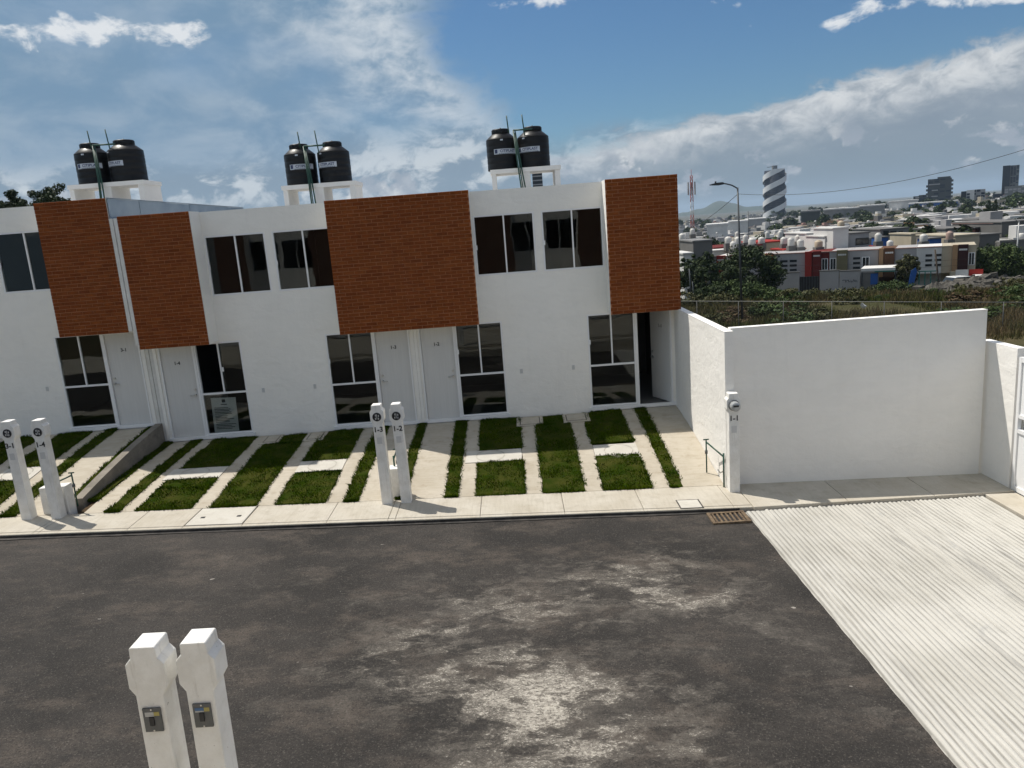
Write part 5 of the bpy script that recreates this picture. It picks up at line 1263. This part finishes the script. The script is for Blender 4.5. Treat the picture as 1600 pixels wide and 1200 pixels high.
for i, (px, pyb, k, d) in enumerate(tl):
    v = FWD + RGT*((px-800)/FPX) - UPV*((pyb-600)/FPX); d = max(d+7, 93.5+(px-1205)*-0.028); p = CAM+v*(d/v.dot(FWD))
    T = thing('roof_tank', tuple(p), ('white', 'beige', 'pinkish')[k]+' plastic water tank on a roof of the town', 'water tank', 'plastic tanks on the town roofs')
    T['label'] = {1279: 'beige water tank on a block pedestal behind the dark red house', 1314: 'beige water tank topping the tall white house', 1483.5: 'pinkish water tank behind the cream row house', 1390.5: 'white water tank right above the narrow brown row house', 1372: 'white water tank on a pink pedestal left of the brown house', 1443: 'white water tank beside the blue rooftop shed', 1082: 'white water tank left of the telecom mast foot'}.get(px, 'white plastic water tank among the clustered roofs of the near town')
    put('tank_body', stm[k], T); put('pedestal', ped, T)
    T.scale = (0.70+0.25*((i*37) % 10)/10,)*2 + (0.72+0.3*((i*53) % 10)/10,)

def box_house(px0, px1, pyt, Y, depth, c, label, wins=(), zb=None, roof=None, name='house', grp=None, cat='house'):
    """flat roofed house whose front stands at depth Y"""
    a, b_ = at_y(px0, pyt, Y), at_y(px1, pyt, Y); z1 = (a.z+b_.z)/2; z0 = terrain((a.x+b_.x)/2, Y)-1.5
    T = thing(name, ((a.x+b_.x)/2, Y, z0+1.5), label, cat, grp)
    MB().box(a.x, b_.x, Y, Y+depth, z0, z1).build('wall', PT[c], T)
    MB().box(a.x-0.12, b_.x+0.12, Y-0.12, Y+depth+0.12, z1+0.002, z1+0.16).build('roof_slab', PT[roof or ('roofgrey' if c not in ('white', 'cream') else c)], T)
    for (wx0, wx1, wy0, wy1) in wins:
        p, q = at_y(wx0, wy0, Y), at_y(wx1, wy1, Y)
        w_ = MB().box(p.x, q.x, Y-0.06, Y-0.002, q.z, p.z).build('window', M['frame'] if False else PT['dark'], T)
        MB().box(p.x+0.06, q.x-0.06, Y-0.08, Y-0.061, q.z+0.06, p.z-0.06).build('pane', M['far_glass'], w_)
    return T
box_house(1302, 1326, 357, 76, 6, 'white', 'tall white house block lit on its left side behind the row')
box_house(1326.5, 1358, 365, 77, 7, 'lilac', 'pale house wing with dark window right of the tall white block', [(1337, 1357, 372.5, 381.5)])
box_house(1289, 1301.5, 370, 78, 6, 'white', 'bright white house wing left of the tall white block')
box_house(1261, 1282, 365, 84, 8, 'white', 'low bright white house behind the beige tank')
box_house(1083, 1113, 377, 74, 7, 'block', 'grey block house left of the conifer', roof='grey')
box_house(1068, 1082, 397, 70, 6, 'white', 'low white house beside the brick corner')
box_house(1114, 1140, 392, 85, 6, 'white', 'white flat roof behind the conifer and the red panel')
box_house(1376, 1420, 358, 100, 10, 'grey', 'grey house with open dark upper floor behind the brown row house', [(1380, 1388, 361, 375), (1391, 1400, 361, 376), (1404, 1410, 361, 376)])
box_house(1453, 1471, 373, 80, 3, 'blue', 'blue painted rooftop shed behind the white row house', name='rooftop_shed', cat='shed')
box_house(1377.5, 1388, 371, 92, 3, 'blue', 'small blue rooftop shed left of the white tank', name='rooftop_shed', cat='shed')
box_house(1493, 1530, 368, 78, 9, 'cream', 'long cream block house behind the end row house')
box_house(1531, 1562, 367, 79, 9, 'block', 'grey block house right of the long cream one')
box_house(1478, 1523, 357, 96, 9, 'grey', 'grey upper house with maroon bay above the cream block house', [(1526-4, 1523, 360, 366)])
box_house(1524, 1551, 355.5, 95, 8, 'maroon', 'maroon fronted house above the grey block house', [(1533, 1540, 361, 364)])
box_house(1552, 1566, 349, 92, 10, 'white', 'white gabled house with pink upper edge', roof='pink')
box_house(1566, 1625, 346, 90, 12, 'block', 'large grey house cut off at the right edge')
box_house(1424, 1440, 366, 90, 6, 'cream', 'small cream house behind the round green tree')
box_house(1226, 1258, 390.5, 81, 5, 'tan', 'tan roofed back wing of the orange panel house', roof='red')
box_house(1326, 1372, 388, 77.5, 4, 'pink', 'pink edged back wing behind the three slit house', roof='red')
box_house(1180, 1226, 379, 92, 8, 'cream', 'low cream house with red roof edge behind the broad tree', roof='red')
box_house(1116, 1190, 386, 88, 8, 'cream', 'low row of cream roofs behind the broad tree', roof='darkred')

# far town: house types shared as mesh data, each house an object of its own
far_types = []
rr = random.Random(21)
for c in ('white', 'lilac', 'white', 'grey', 'cream', 'block', 'pink', 'block', 'tan', 'grey', 'lilac'):
    for v in range(2):
        mb = MB(); w_, d_, h_ = rr.uniform(5, 9), rr.uniform(5, 8), rr.choice((3.0, 3.2, 5.6, 5.8, 6.2))
        mb.box(-w_/2, w_/2, 0, d_, -5, h_)
        if rr.random() < 0.6: mb.box(-w_/2+rr.uniform(0.3, 2), -w_/2+rr.uniform(2.5, 4.5), 1, 3.6, h_+0.01, h_+rr.uniform(1.2, 2.4))
        mb.cur = 3; mb.box(-w_/2+0.15, w_/2-0.15, 0.2, d_-0.15, h_+0.002, h_+0.06); mb.cur = 0
        mb.box(-w_/2-0.1, w_/2+0.1, -0.1, 0.15, h_+0.001, h_+0.35)
        mb.cur = 1
        for st in range(1 if h_ < 4 else 2):
            for k in range(rr.choice((1, 2, 2, 3))):
                xx = -w_/2+w_*(0.15+0.3*k); mb.box(xx, xx+w_*0.17, -0.06, -0.003, st*2.8+1.0, st*2.8+2.2)
        mb.cur = 2; xx = rr.uniform(-w_/3, w_/3); mb.lathe([(0.5, h_), (0.5, h_+0.95), (0.25, h_+1.15)], (xx, d_*0.6, 0), 8)
        far_types.append((c, mb.mesh('far_house', [PT[c], M['far_glass'], tank_mats[0], PT[rr.choice(('block', 'grey', 'roofred', 'block'))]])))
nr3 = random.Random(33); placed = 0; spots = []
while placed < 290:
    px = nr3.uniform(1066, 1640); d = 100*(1100/100)**(nr3.random()**0.8)
    v = FWD + RGT*((px-800)/FPX); v = Vector((v.x, v.y, 0)).normalized(); q = Vector((CAM.x, CAM.y, 0))+v*d
    if any((q-s).length < 7.5+0.012*d for s in spots): 
        if nr3.random() < 0.97: continue
    spots.append(q); z = terrain(q.x, q.y)
    c, me = nr3.choice(far_types); o = put('town_house', me, None, (q.x, q.y, z)); o.rotation_euler = (0, 0, nr3.uniform(-0.5, 0.35))
    s = nr3.uniform(0.65, 1.0)*(1.0 if d < 500 else 1.15); o.scale = (s, s, s*nr3.uniform(0.85, 1.15))
    zone = 'near town behind the coloured row' if d < 200 else ('middle of the crowded town' if d < 450 else 'distant hillside town')
    nm = {'white': 'whitewashed', 'grey': 'grey', 'cream': 'cream', 'block': 'bare block', 'pink': 'pinkish', 'tan': 'brown', 'lilac': 'pale grey'}[c]
    tag(o, f'small {nm} flat roofed house in the {zone}', 'house', f'{nm} houses of the {zone}'); placed += 1
# dense rest of the town beyond counting: roofs merging towards the horizon
mb = MB(); nr4 = random.Random(44); cols = ['white', 'block', 'lilac', 'white', 'grey', 'roofgrey', 'lilac', 'cream']
for i in range(2600):
    px = nr4.uniform(1060, 1660); d = 200*(1500/200)**nr4.random(); v = FWD + RGT*((px-800)/FPX); v = Vector((v.x, v.y, 0)).normalized(); q = Vector((CAM.x, CAM.y, 0))+v*d; z = terrain(q.x, q.y)
    w_, h_ = nr4.uniform(3.5, 8), nr4.choice((2.6, 3, 4.5, 5.5)); mb.cur = nr4.randrange(8)
    mb.box(-w_/2, w_/2, 0, nr4.uniform(5, 9), -3, h_, Matrix.Translation((q.x, q.y, z)) @ Matrix.Rotation(nr4.uniform(-0.5, 0.4), 4, 'Z'))
tag(mb.build('far_town', [PT[c] for c in cols], None, fix=False), 'mass of tiny houses merging towards the horizon', 'town', kind='stuff')
# trees of the town
tm = [crown_mesh('crown', 3.0, 5.0, 3.2, 26, 45, 0.42, 90+i, LEAF[0 if i < 3 else 1]) for i in range(4)]
tkm = MB().tube([(0, 0, -1), (0, 0, 3.5)], 0.25, 6, 0.1).mesh('trunk', M['bark'])
cyp = crown_mesh('crown', 1.1, 9.0, 4.6, 30, 45, 0.40, 99, LEAF[0], True)
k = 0
for i in range(170):
    px = nr4.uniform(1066, 1630); d = 125*(1100/125)**nr4.random(); v = FWD + RGT*((px-800)/FPX); v = Vector((v.x, v.y, 0)).normalized(); q = Vector((CAM.x, CAM.y, 0))+v*d
    near = d < 250
    T = thing('town_tree', (q.x, q.y, terrain(q.x, q.y)), 'dark round tree between the nearer town houses' if near else 'dark tree dotted among the distant town houses', 'tree', 'trees among the nearer town houses' if near else 'trees among the distant town houses')
    put('crown', tm[i % 4], T); put('trunk', tkm, T); s = nr4.uniform(0.7, 1.25)*(1 if d < 400 else 1.5); T.scale = (s*nr4.uniform(1, 1.5), s*1.2, s)
for i in range(6):
    v = FWD + RGT*((1524+i*3.2-800)/FPX) ; v = Vector((v.x, v.y, 0)).normalized(); q = Vector((CAM.x, CAM.y, 0))+v*(250+6*(i % 3))
    T = thing('cypress', (q.x, q.y, terrain(q.x, q.y)), f'slim dark cypress, {("first", "second", "third", "fourth", "fifth", "sixth")[i]} from the left in the distant clump', 'tree', 'clump of cypresses on the hillside'); put('crown', cyp, T); put('trunk', tkm, T); T.scale = (0.9, 0.9, 1.0+0.1*(i % 3))

# ------------------------------------------------------------------ landmarks on the skyline
def facing(px, d):
    v = FWD + RGT*((px-800)/FPX); v = Vector((v.x, v.y, 0)).normalized(); q = Vector((CAM.x, CAM.y, 0))+v*d
    ang = math.atan2(v.x, v.y); return q, Matrix.Translation((q.x, q.y, 0)) @ Matrix.Rotation(-ang, 4, 'Z')
def zpx(px, py, d):
    v = FWD + RGT*((px-800)/FPX) - UPV*((py-600)/FPX); return (CAM + v*(d/math.hypot(v.x, v.y))).z
def wpx(n, d): return n*d/FPX
# spiral tower
d = 1000; q, fr = facing(1211, d); zt = zpx(1211, 266, d); zb = zpx(1211, 352, d); Rr = wpx(15.0, d)
ST = thing('spiral_tower', (q.x, q.y, zb), 'round tower wrapped in white spiral bands over dark glass', 'tower')
M['tower_glass'] = mat('tower_glass', (0.008, 0.012, 0.026), 0.6, spec=0.15); M['tower_band'] = mat('tower_band', (0.62, 0.63, 0.64), 0.6); M['slab_edge'] = mat('slab_edge', (0.04, 0.045, 0.06), 0.7)
lean = Matrix.Translation((q.x, q.y, 0))
MB().lathe([(Rr*0.93, zb-10), (Rr*0.93, zt)], (q.x, q.y, 0), 48).build('drum', M['tower_glass'], ST)
Hs = zt-zb; nfl = 26
for k in range(nfl):
    z = zb+Hs*k/nfl; MB().lathe([(Rr*0.955, z), (Rr*0.955, z+0.45)], (q.x, q.y, 0), 40, cap=False).build('floor_edge', M['slab_edge'], ST)
for s in range(5):      # helical bands rising to the right as seen from the street
    n = 40; mb = MB(); mb.smooth = True; bw = Hs*0.05
    for side in (0, 1):
        pass
    prev = None
    for k in range(n+1):
        t = k/n; a = math.pi*1.35*t - math.pi*0.68; zc = zb + Hs*(-0.14+0.232*s) + Hs*0.36*t
        x, y = q.x+Rr*1.045*math.sin(a)*1.0, q.y-Rr*1.045*math.cos(a)
        ang0 = math.atan2(q.x-CAM.x, q.y-CAM.y); ca, sa = math.cos(-ang0), math.sin(-ang0); lx, ly = Rr*1.045*math.sin(a), -Rr*1.045*math.cos(a)
        x, y = q.x+lx*ca-ly*sa, q.y+lx*sa+ly*ca; xo, yo = q.x+(x-q.x)*1.03, q.y+(y-q.y)*1.03
        lo, hi = max(zc-bw, zb-2), min(zc+bw, zt+Hs*0.015)
        cur = ((x, y, lo), (x, y, hi), (xo, yo, hi), (xo, yo, lo))
        if prev and hi > lo and prev[1][2] > prev[0][2]:
            mb.quad(prev[3], cur[3], cur[2], prev[2]); mb.quad(prev[2], cur[2], cur[1], prev[1]); mb.quad(prev[0], cur[0], cur[3], prev[3])
        prev = cur
    if mb.f: mb.build('spiral_band', M['tower_band'], ST, fix=False)
MB().box(-2.5, 2.5, -2.5, 2.5, zt, zt+5.5, Matrix.Translation((q.x, q.y, 0))).build('roof_core', PT['grey'], ST)
MB().tube([(q.x, q.y, zt+4.6), (q.x-9, q.y, zt+4.0)], 0.35, 5).build('crane_arm', M['steel_dark'], ST)
# red and white lattice mast
d = 330; q, fr = facing(1088, d); zt = zpx(1088, 274, d); zb = terrain(q.x, q.y)
TM = thing('telecom_mast', (q.x, q.y, zb), 'red and white lattice telecom mast beside the brick panel', 'mast')
PT['mred'] = paint('mast_red', (0.42, 0.10, 0.07)); PT['mwhite'] = paint('mast_white', (0.70, 0.68, 0.66))
w0 = wpx(4.2, d); nseg = 12; Hm = zt-zb
for k in range(nseg):
    z0, z1 = zb+Hm*k/nseg, zb+Hm*(k+1)/nseg; f0 = 1.25-0.5*k/nseg; f1 = 1.25-0.5*(k+1)/nseg; mb = MB()
    cs = lambda f, z: [fr @ Vector((sx_*w0*0.5*f, sy_*w0*0.5*f, z)) for sx_, sy_ in ((-1, -1), (1, -1), (1, 1), (-1, 1))]
    a, b_ = cs(f0, z0), cs(f1, z1)
    for i in range(4):
        j = (i+1) % 4; mb.tube([a[i], b_[i]], 0.14, 5); mb.tube([a[i], b_[j]], 0.08, 4, cap=False); mb.tube([a[j], b_[i]], 0.08, 4, cap=False); mb.tube([b_[i], b_[j]], 0.08, 4, cap=False)
    mb.build('lattice_section', PT['mred' if (k//2) % 2 == 0 or k >= 10 else 'mwhite'], TM)
for k in range(6):
    a = k*1.047; z = zt-Hm*(0.12 if k % 2 else 0.20); MB().box(-0.3, 0.3, -0.2, 0.2, z-1.3, z+1.3, fr @ Matrix.Rotation(a, 4, 'Z') @ Matrix.Translation((0, -1.55, 0))).build('antenna', PT['lilac'], TM)
ANT = MB().tube([fr @ Vector((0, 0, zt)), fr @ Vector((0, 0, zt+2.5))], 0.1, 5).build('lightning_rod', PT['mred'], TM)
# high-rises
def tower(px0, px1, py, d, label, body, glassfrac=0.7, floors=20, cols_=5, split=None, jag=0, alt=None, depth=None):
    pm = (px0+px1)/2; q, fr = facing(pm, d); zt = zpx(pm, py, d); zb = terrain(q.x, q.y)-3; w_ = wpx(px1-px0, d); dp = depth or w_*0.8
    T = thing('high_rise', (q.x, q.y, zb), label, 'tower', 'high rises on the skyline')
    MB().box(-w_/2, w_/2, 0, dp, zb, zt, fr).build('body', body, T)
    H_ = zt-zb; fh = H_/floors; r = random.Random(int(px0*7))
    gl = MB()
    for f in range(floors):
        xa = -w_/2+(w_*split if split else 0)
        for c in range(cols_):
            cw = (w_/2-xa)/cols_
            if r.random() < glassfrac: gl.box(xa+c*cw+cw*0.08, xa+(c+1)*cw-cw*0.12, -0.25, -0.01, zb+f*fh+fh*0.2, zb+f*fh+fh*0.9, fr)
    if gl.f: o = gl.build('glazing', alt or M['tower_glass'], T); o['kind'] = 'stuff'
    if jag:
        for f in range(0, floors, 2):
            for sd in (-1, 1):
                if r.random() < 0.75: MB().box(sd*w_/2-(0.02 if sd > 0 else 0)-0.0, sd*w_/2+sd*w_*0.07, dp*0.1, dp*0.6, zb+f*fh, zb+f*fh+fh*1.1, fr).build('balcony', body, T)
        for f in range(1, floors, 3): MB().box(-w_*r.uniform(0.3, 0.5), -w_*r.uniform(-0.05, 0.1), -1.4, -0.26, zb+f*fh, zb+f*fh+fh*0.55, fr).build('balcony', PT['lilac'], T)
        MB().box(-w_*0.1, w_*0.45, dp*0.2, dp*0.7, zt+0.01, zt+H_*0.05, fr).build('roof_block', body, T)
    return T
PT['hr'] = paint('high_rise_grey', (0.055, 0.058, 0.055)); PT['hr2'] = paint('high_rise_slate', (0.016, 0.018, 0.025)); PT['hr3'] = paint('high_rise_grid', (0.17, 0.17, 0.165))
tower(1441.5, 1469, 280, 850, 'jagged dark grey apartment tower with staggered balconies', PT['hr'], 0.6, 16, 4, jag=1)
tower(1419, 1435, 307, 800, 'small dark stepped tower left of the jagged one', PT['hr'], 0.6, 8, 3, jag=1)
tower(1549, 1557, 260.5, 900, 'slim slate flank of the tallest tower at the right', PT['hr2'], 0.3, 26, 2)
tower(1557.2, 1569.5, 260, 903, 'gridded glass face of the tallest tower at the right', PT['hr3'], 0.8, 30, 4)
tower(1557, 1584, 291.5, 870, 'low grey office block at the foot of the tallest tower', PT['hr3'], 0.5, 8, 6, alt=PT['lilac'])
tower(1590, 1612, 287, 900, 'dark blue tower cut off by the right edge', PT['hr2'], 0.4, 16, 4)
tower(1489, 1497, 300, 700, 'dark slab left of the bright white tower', PT['hr2'], 0.4, 8, 2)
tower(1497, 1506, 298, 690, 'bright white tower on the hillside', PT['white'], 0.25, 8, 2)
tower(1506.3, 1521, 297, 695, 'pale tower with dark vertical stripes right of the white one', PT['lilac'], 0.6, 8, 3)
tower(1537, 1547, 304, 800, 'dark domed block left of the tallest tower', PT['hr2'], 0.3, 4, 2)
tower(838, 850, 268, 420, 'dark blue flank of the tower seen through the tank stand', PT['blue'] if False else PT['hr2'], 0.7, 12, 2, alt=PT['lilac'])
tower(853, 868, 264, 422, 'banded tower seen through the right tank stand bay', PT['hr2'], 0.0, 12, 1)
q, fr = facing(860.5, 420); zz = zpx(860, 264, 420)
tt = [o for o in bpy.data.objects if o.get('label', '').startswith('banded tower')][0]
for k in range(9): MB().box(-wpx(7.3, 420), wpx(7.3, 420), -0.4+1.5, 0.3+1.4, zz-2.2*k-1.2, zz-2.2*k-0.6, fr).build('floor_band', PT['lilac'], tt)
for (a, b_, py, d, c, lb) in ((1252, 1277, 331, 560, 'hr', 'dark flat block right of the spiral tower'), (1286, 1312, 328, 600, 'grey', 'long grey warehouse, left part'), (1312.5, 1338, 326.5, 602, 'grey', 'long grey warehouse, middle part'), (1341, 1372, 322.5, 598, 'grey', 'long grey warehouse with white corner, right part'), (1385, 1420, 315.5, 720, 'white', 'white roofed hall left of the blue striped hall'), (1418, 1475, 318, 640, 'blue', 'long low hall with a blue stripe below the jagged tower'), (1110, 1140, 352, 420, 'white', 'long bright white shed roof right of the mast'), (1142, 1170, 347, 500, 'white', 'long white shed in the far plain'), (1168, 1196, 343, 620, 'lilac', 'pale shed at the foot of the spiral tower')):
    q, fr = facing((a+b_)/2, d); zt = zpx((a+b_)/2, py, d); zb = terrain(q.x, q.y)-3; w_ = wpx(b_-a, d)
    T = thing('hall', (q.x, q.y, zb), lb, 'hall', 'halls and warehouses of the far town'); MB().box(-w_/2, w_/2, 0, 30, zb, zt, fr).build('wall', PT[c], T); MB().box(-w_/2-0.5, w_/2+0.5, -0.5, 30.5, zt+0.01, zt+0.9, fr).build('roof', PT['white' if c != 'hr' else 'grey'], T)
# distant hills: real relief several kilometres away
def hill(px0, px1, pts, d, name='hills'):
    mb = MB(); n = 60; m_ = 10; mb.smooth = True
    for j in range(m_+1):
        for i in range(n+1):
            px = px0+(px1-px0)*i/n; v = FWD + RGT*((px-800)/FPX); v = Vector((v.x, v.y, 0)).normalized(); dd = d*(0.85+0.4*j/m_); q = Vector((CAM.x, CAM.y, 0))+v*dd
            h = lerp_tab(px, pts); s = math.sin(math.pi*min(1, j/m_*1.0)); mb.v.append((q.x, q.y, -18+(h+18)*s*(1+0.25*mnoise.noise((q.x*0.003, q.y*0.003, 2)))+s*14*mnoise.noise((q.x*0.008, q.y*0.008, 7))))
    for j in range(m_):
        for i in range(n): a = j*(n+1)+i; mb.f.append((a, a+1, a+n+2, a+n+1)); mb.mi.append(0); mb.sm.append(True)
    o = mb.build(name, M['hill'], None, fix=False); o['kind'] = 'structure'
M['hill'] = mat('wooded_hill', rough=0.95, spec=0.1, fn=noisy((0.035, 0.045, 0.022), (0.07, 0.075, 0.04), 0.01, 0))
hz = lambda px, up, d: CAM.z + up*d/FPX
hill(980, 1260, [(980, -14), (1060, -5), (1075, 8), (1100, 18), (1128, 68), (1150, 40), (1168, 16), (1205, 8), (1260, -16)], 5200)

# ------------------------------------------------------------------ cars, rubble, tarpaulin
def car(loc, rz, paintm, label, L=4.1, Wd=1.7):
    T = thing('parked_car', loc, label, 'car', 'cars parked by the field'); fr = Matrix.Translation(loc) @ Matrix.Rotation(rz, 4, 'Z')
    h = L/2
    lo = [(-h, 0.30), (h-0.05, 0.30), (h, 0.55), (h-0.1, 0.78), (h-1.0, 0.92), (-h+0.1, 0.95), (-h, 0.6)]
    b = MB().prism(lo, -Wd/2, Wd/2, fr).build('body', paintm, T); bv = b.modifiers.new('bevel', 'BEVEL'); bv.width = 0.06; bv.segments = 2
    MB().prism([(-h+0.35, 0.93), (h-1.15, 0.93), (h-1.75, 1.42), (-h+0.75, 1.45)], -Wd/2+0.10, Wd/2-0.10, fr).build('window_band', M['far_glass'], T)
    MB().prism([(-h+0.72, 1.452), (h-1.74, 1.425), (h-1.85, 1.48), (-h+0.9, 1.50)], -Wd/2+0.12, Wd/2-0.12, fr).build('roof', paintm, T)
    for x in (-h+0.75, h-0.8):
        for y in (-Wd/2, Wd/2):
            w_ = MB().tube([fr @ Vector((x, y-0.1, 0.31)), fr @ Vector((x, y+0.1, 0.31))], 0.31, 16).build('wheel', M['black'], T)
            MB().tube([fr @ Vector((x, y-0.11, 0.31)), fr @ Vector((x, y+0.11, 0.31))], 0.18, 10).build('hub', M['chrome'], w_)
    for y in (-0.6, 0.6): MB().box(h-0.06, h+0.01, y-0.18, y+0.18, 0.62, 0.76, fr).build('headlight', M['sticker_w'], T)
carp = mat('car_white', (0.75, 0.75, 0.74), 0.25); carr = mat('car_red', (0.35, 0.02, 0.02), 0.25)
def car_at(px, py, Y, rz, m, lb): p = at_y(px, py, Y); car((p.x, Y, terrain(p.x, Y)), rz, m, lb)
p = at_y(1544, 452, 60); car((p.x, 60, p.z), -0.35, carp, 'white hatchback parked behind the rubble heap')
p = at_y(1596, 441, 74); car((p.x, 74, p.z), 0.2, carr, 'red car half hidden at the right edge beneath the lamp')
p = at_y(1504, 455, 57); car((p.x, 57, p.z), 0.1, carp, 'low white car roof showing beyond the rubble')
M['rubble'] = mat('rubble', rough=0.95, spec=0.1, fn=noisy((0.045, 0.042, 0.037), (0.12, 0.112, 0.098), 2.5, 0.6, 9, 0.05))
RBX = at_y(1510, 470, 44); r = random.Random(8)
RBL = thing('rubble_heap', (RBX.x, 44, RBX.z-1.5), 'heap of grey rubble and earth at the right of the field', 'rubble')
mb = MB(); mb.smooth = True; nx_, ny_ = 60, 24
for j in range(ny_+1):
    for i in range(nx_+1):
        x = RBX.x-4.6+11.5*i/nx_; y = 40.5+7*j/ny_; e = math.sin(math.pi*i/nx_)**0.5*math.sin(math.pi*j/ny_); z = terrain(x, y)-0.3+e*(1.35+0.6*mnoise.noise((x*0.5, y*0.5, 1))+0.5*mnoise.noise((x*1.7, y*1.7, 3))+0.3*mnoise.noise((x*5, y*5, 3))); mb.v.append((x, y, z))
for j in range(ny_):
    for i in range(nx_): a = j*(nx_+1)+i; mb.f.append((a, a+1, a+nx_+2, a+nx_+1)); mb.mi.append(0); mb.sm.append(False)
mb.build('earth', M['rubble'], RBL, fix=False)
for k in range(60):
    x = RBX.x-4+10.3*r.random(); y = 41.3+3.5*r.random(); s = r.uniform(0.12, 0.42); i_ = (x-RBX.x+4.6)/11.5; j_ = (y-40.5)/7; e = math.sin(math.pi*i_)**0.5*math.sin(math.pi*j_); z = terrain(x, y)-0.3+e*(1.35+0.6*mnoise.noise((x*0.5, y*0.5, 1))+0.5*mnoise.noise((x*1.7, y*1.7, 3)))
    MB().box(-s, s, -s*0.7, s*0.7, -s*0.4, s*0.4, Matrix.Translation((x, y, z)) @ Matrix.Rotation(r.uniform(0, 3), 4, 'Z') @ Matrix.Rotation(r.uniform(-.6, .6), 4, 'X')).build('chunk', M['rubble'], RBL)
tp = at_y(1596, 466, 42); TP = thing('tarpaulin', (tp.x, 42, tp.z-1), 'white tarpaulin draped over a mound at the right edge', 'tarpaulin')
mb = MB(); mb.smooth = True
for j in range(13):
    for i in range(21):
        u, v_ = i/20, j/12; x = tp.x-1.25+4.0*u; y = 41+2.4*v_; e = math.sin(math.pi*v_)**0.6*min(1, u*1.8)*(1 if u < 0.8 else (1-u)/0.2)**0.5
        mb.v.append((x, y, tp.z-1.0+1.85*e+0.08*mnoise.noise((x*2, y*2, 0))))
for j in range(12):
    for i in range(20): a = j*21+i; mb.f.append((a, a+1, a+22, a+21)); mb.mi.append(0); mb.sm.append(True)
mb.build('sheet', M['ragm'], TP, fix=False)
# ------------------------------------------------------------------ air: thin even haze round the whole place
HZ = MB().box(-9500, 9800, -70, 15000, -22, 140).build('haze', None)
HZ.data.materials.clear(); hm = bpy.data.materials.new('haze_air'); hm.use_nodes = True; hm.node_tree.nodes.clear(); gh = G(hm.node_tree)
pv = gh.n('ShaderNodeVolumePrincipled'); pv.inputs['Density'].default_value = 0.00011; gh.put(pv.inputs['Color'], (0.62, 0.80, 1.0)); pv.inputs['Anisotropy'].default_value = 0.2
ho = gh.n('ShaderNodeOutputMaterial'); hm.node_tree.links.new(pv.outputs[0], ho.inputs['Volume']); HZ.data.materials.append(hm)
tag(HZ, 'thin pale haze filling the air over the town', 'haze', kind='stuff')
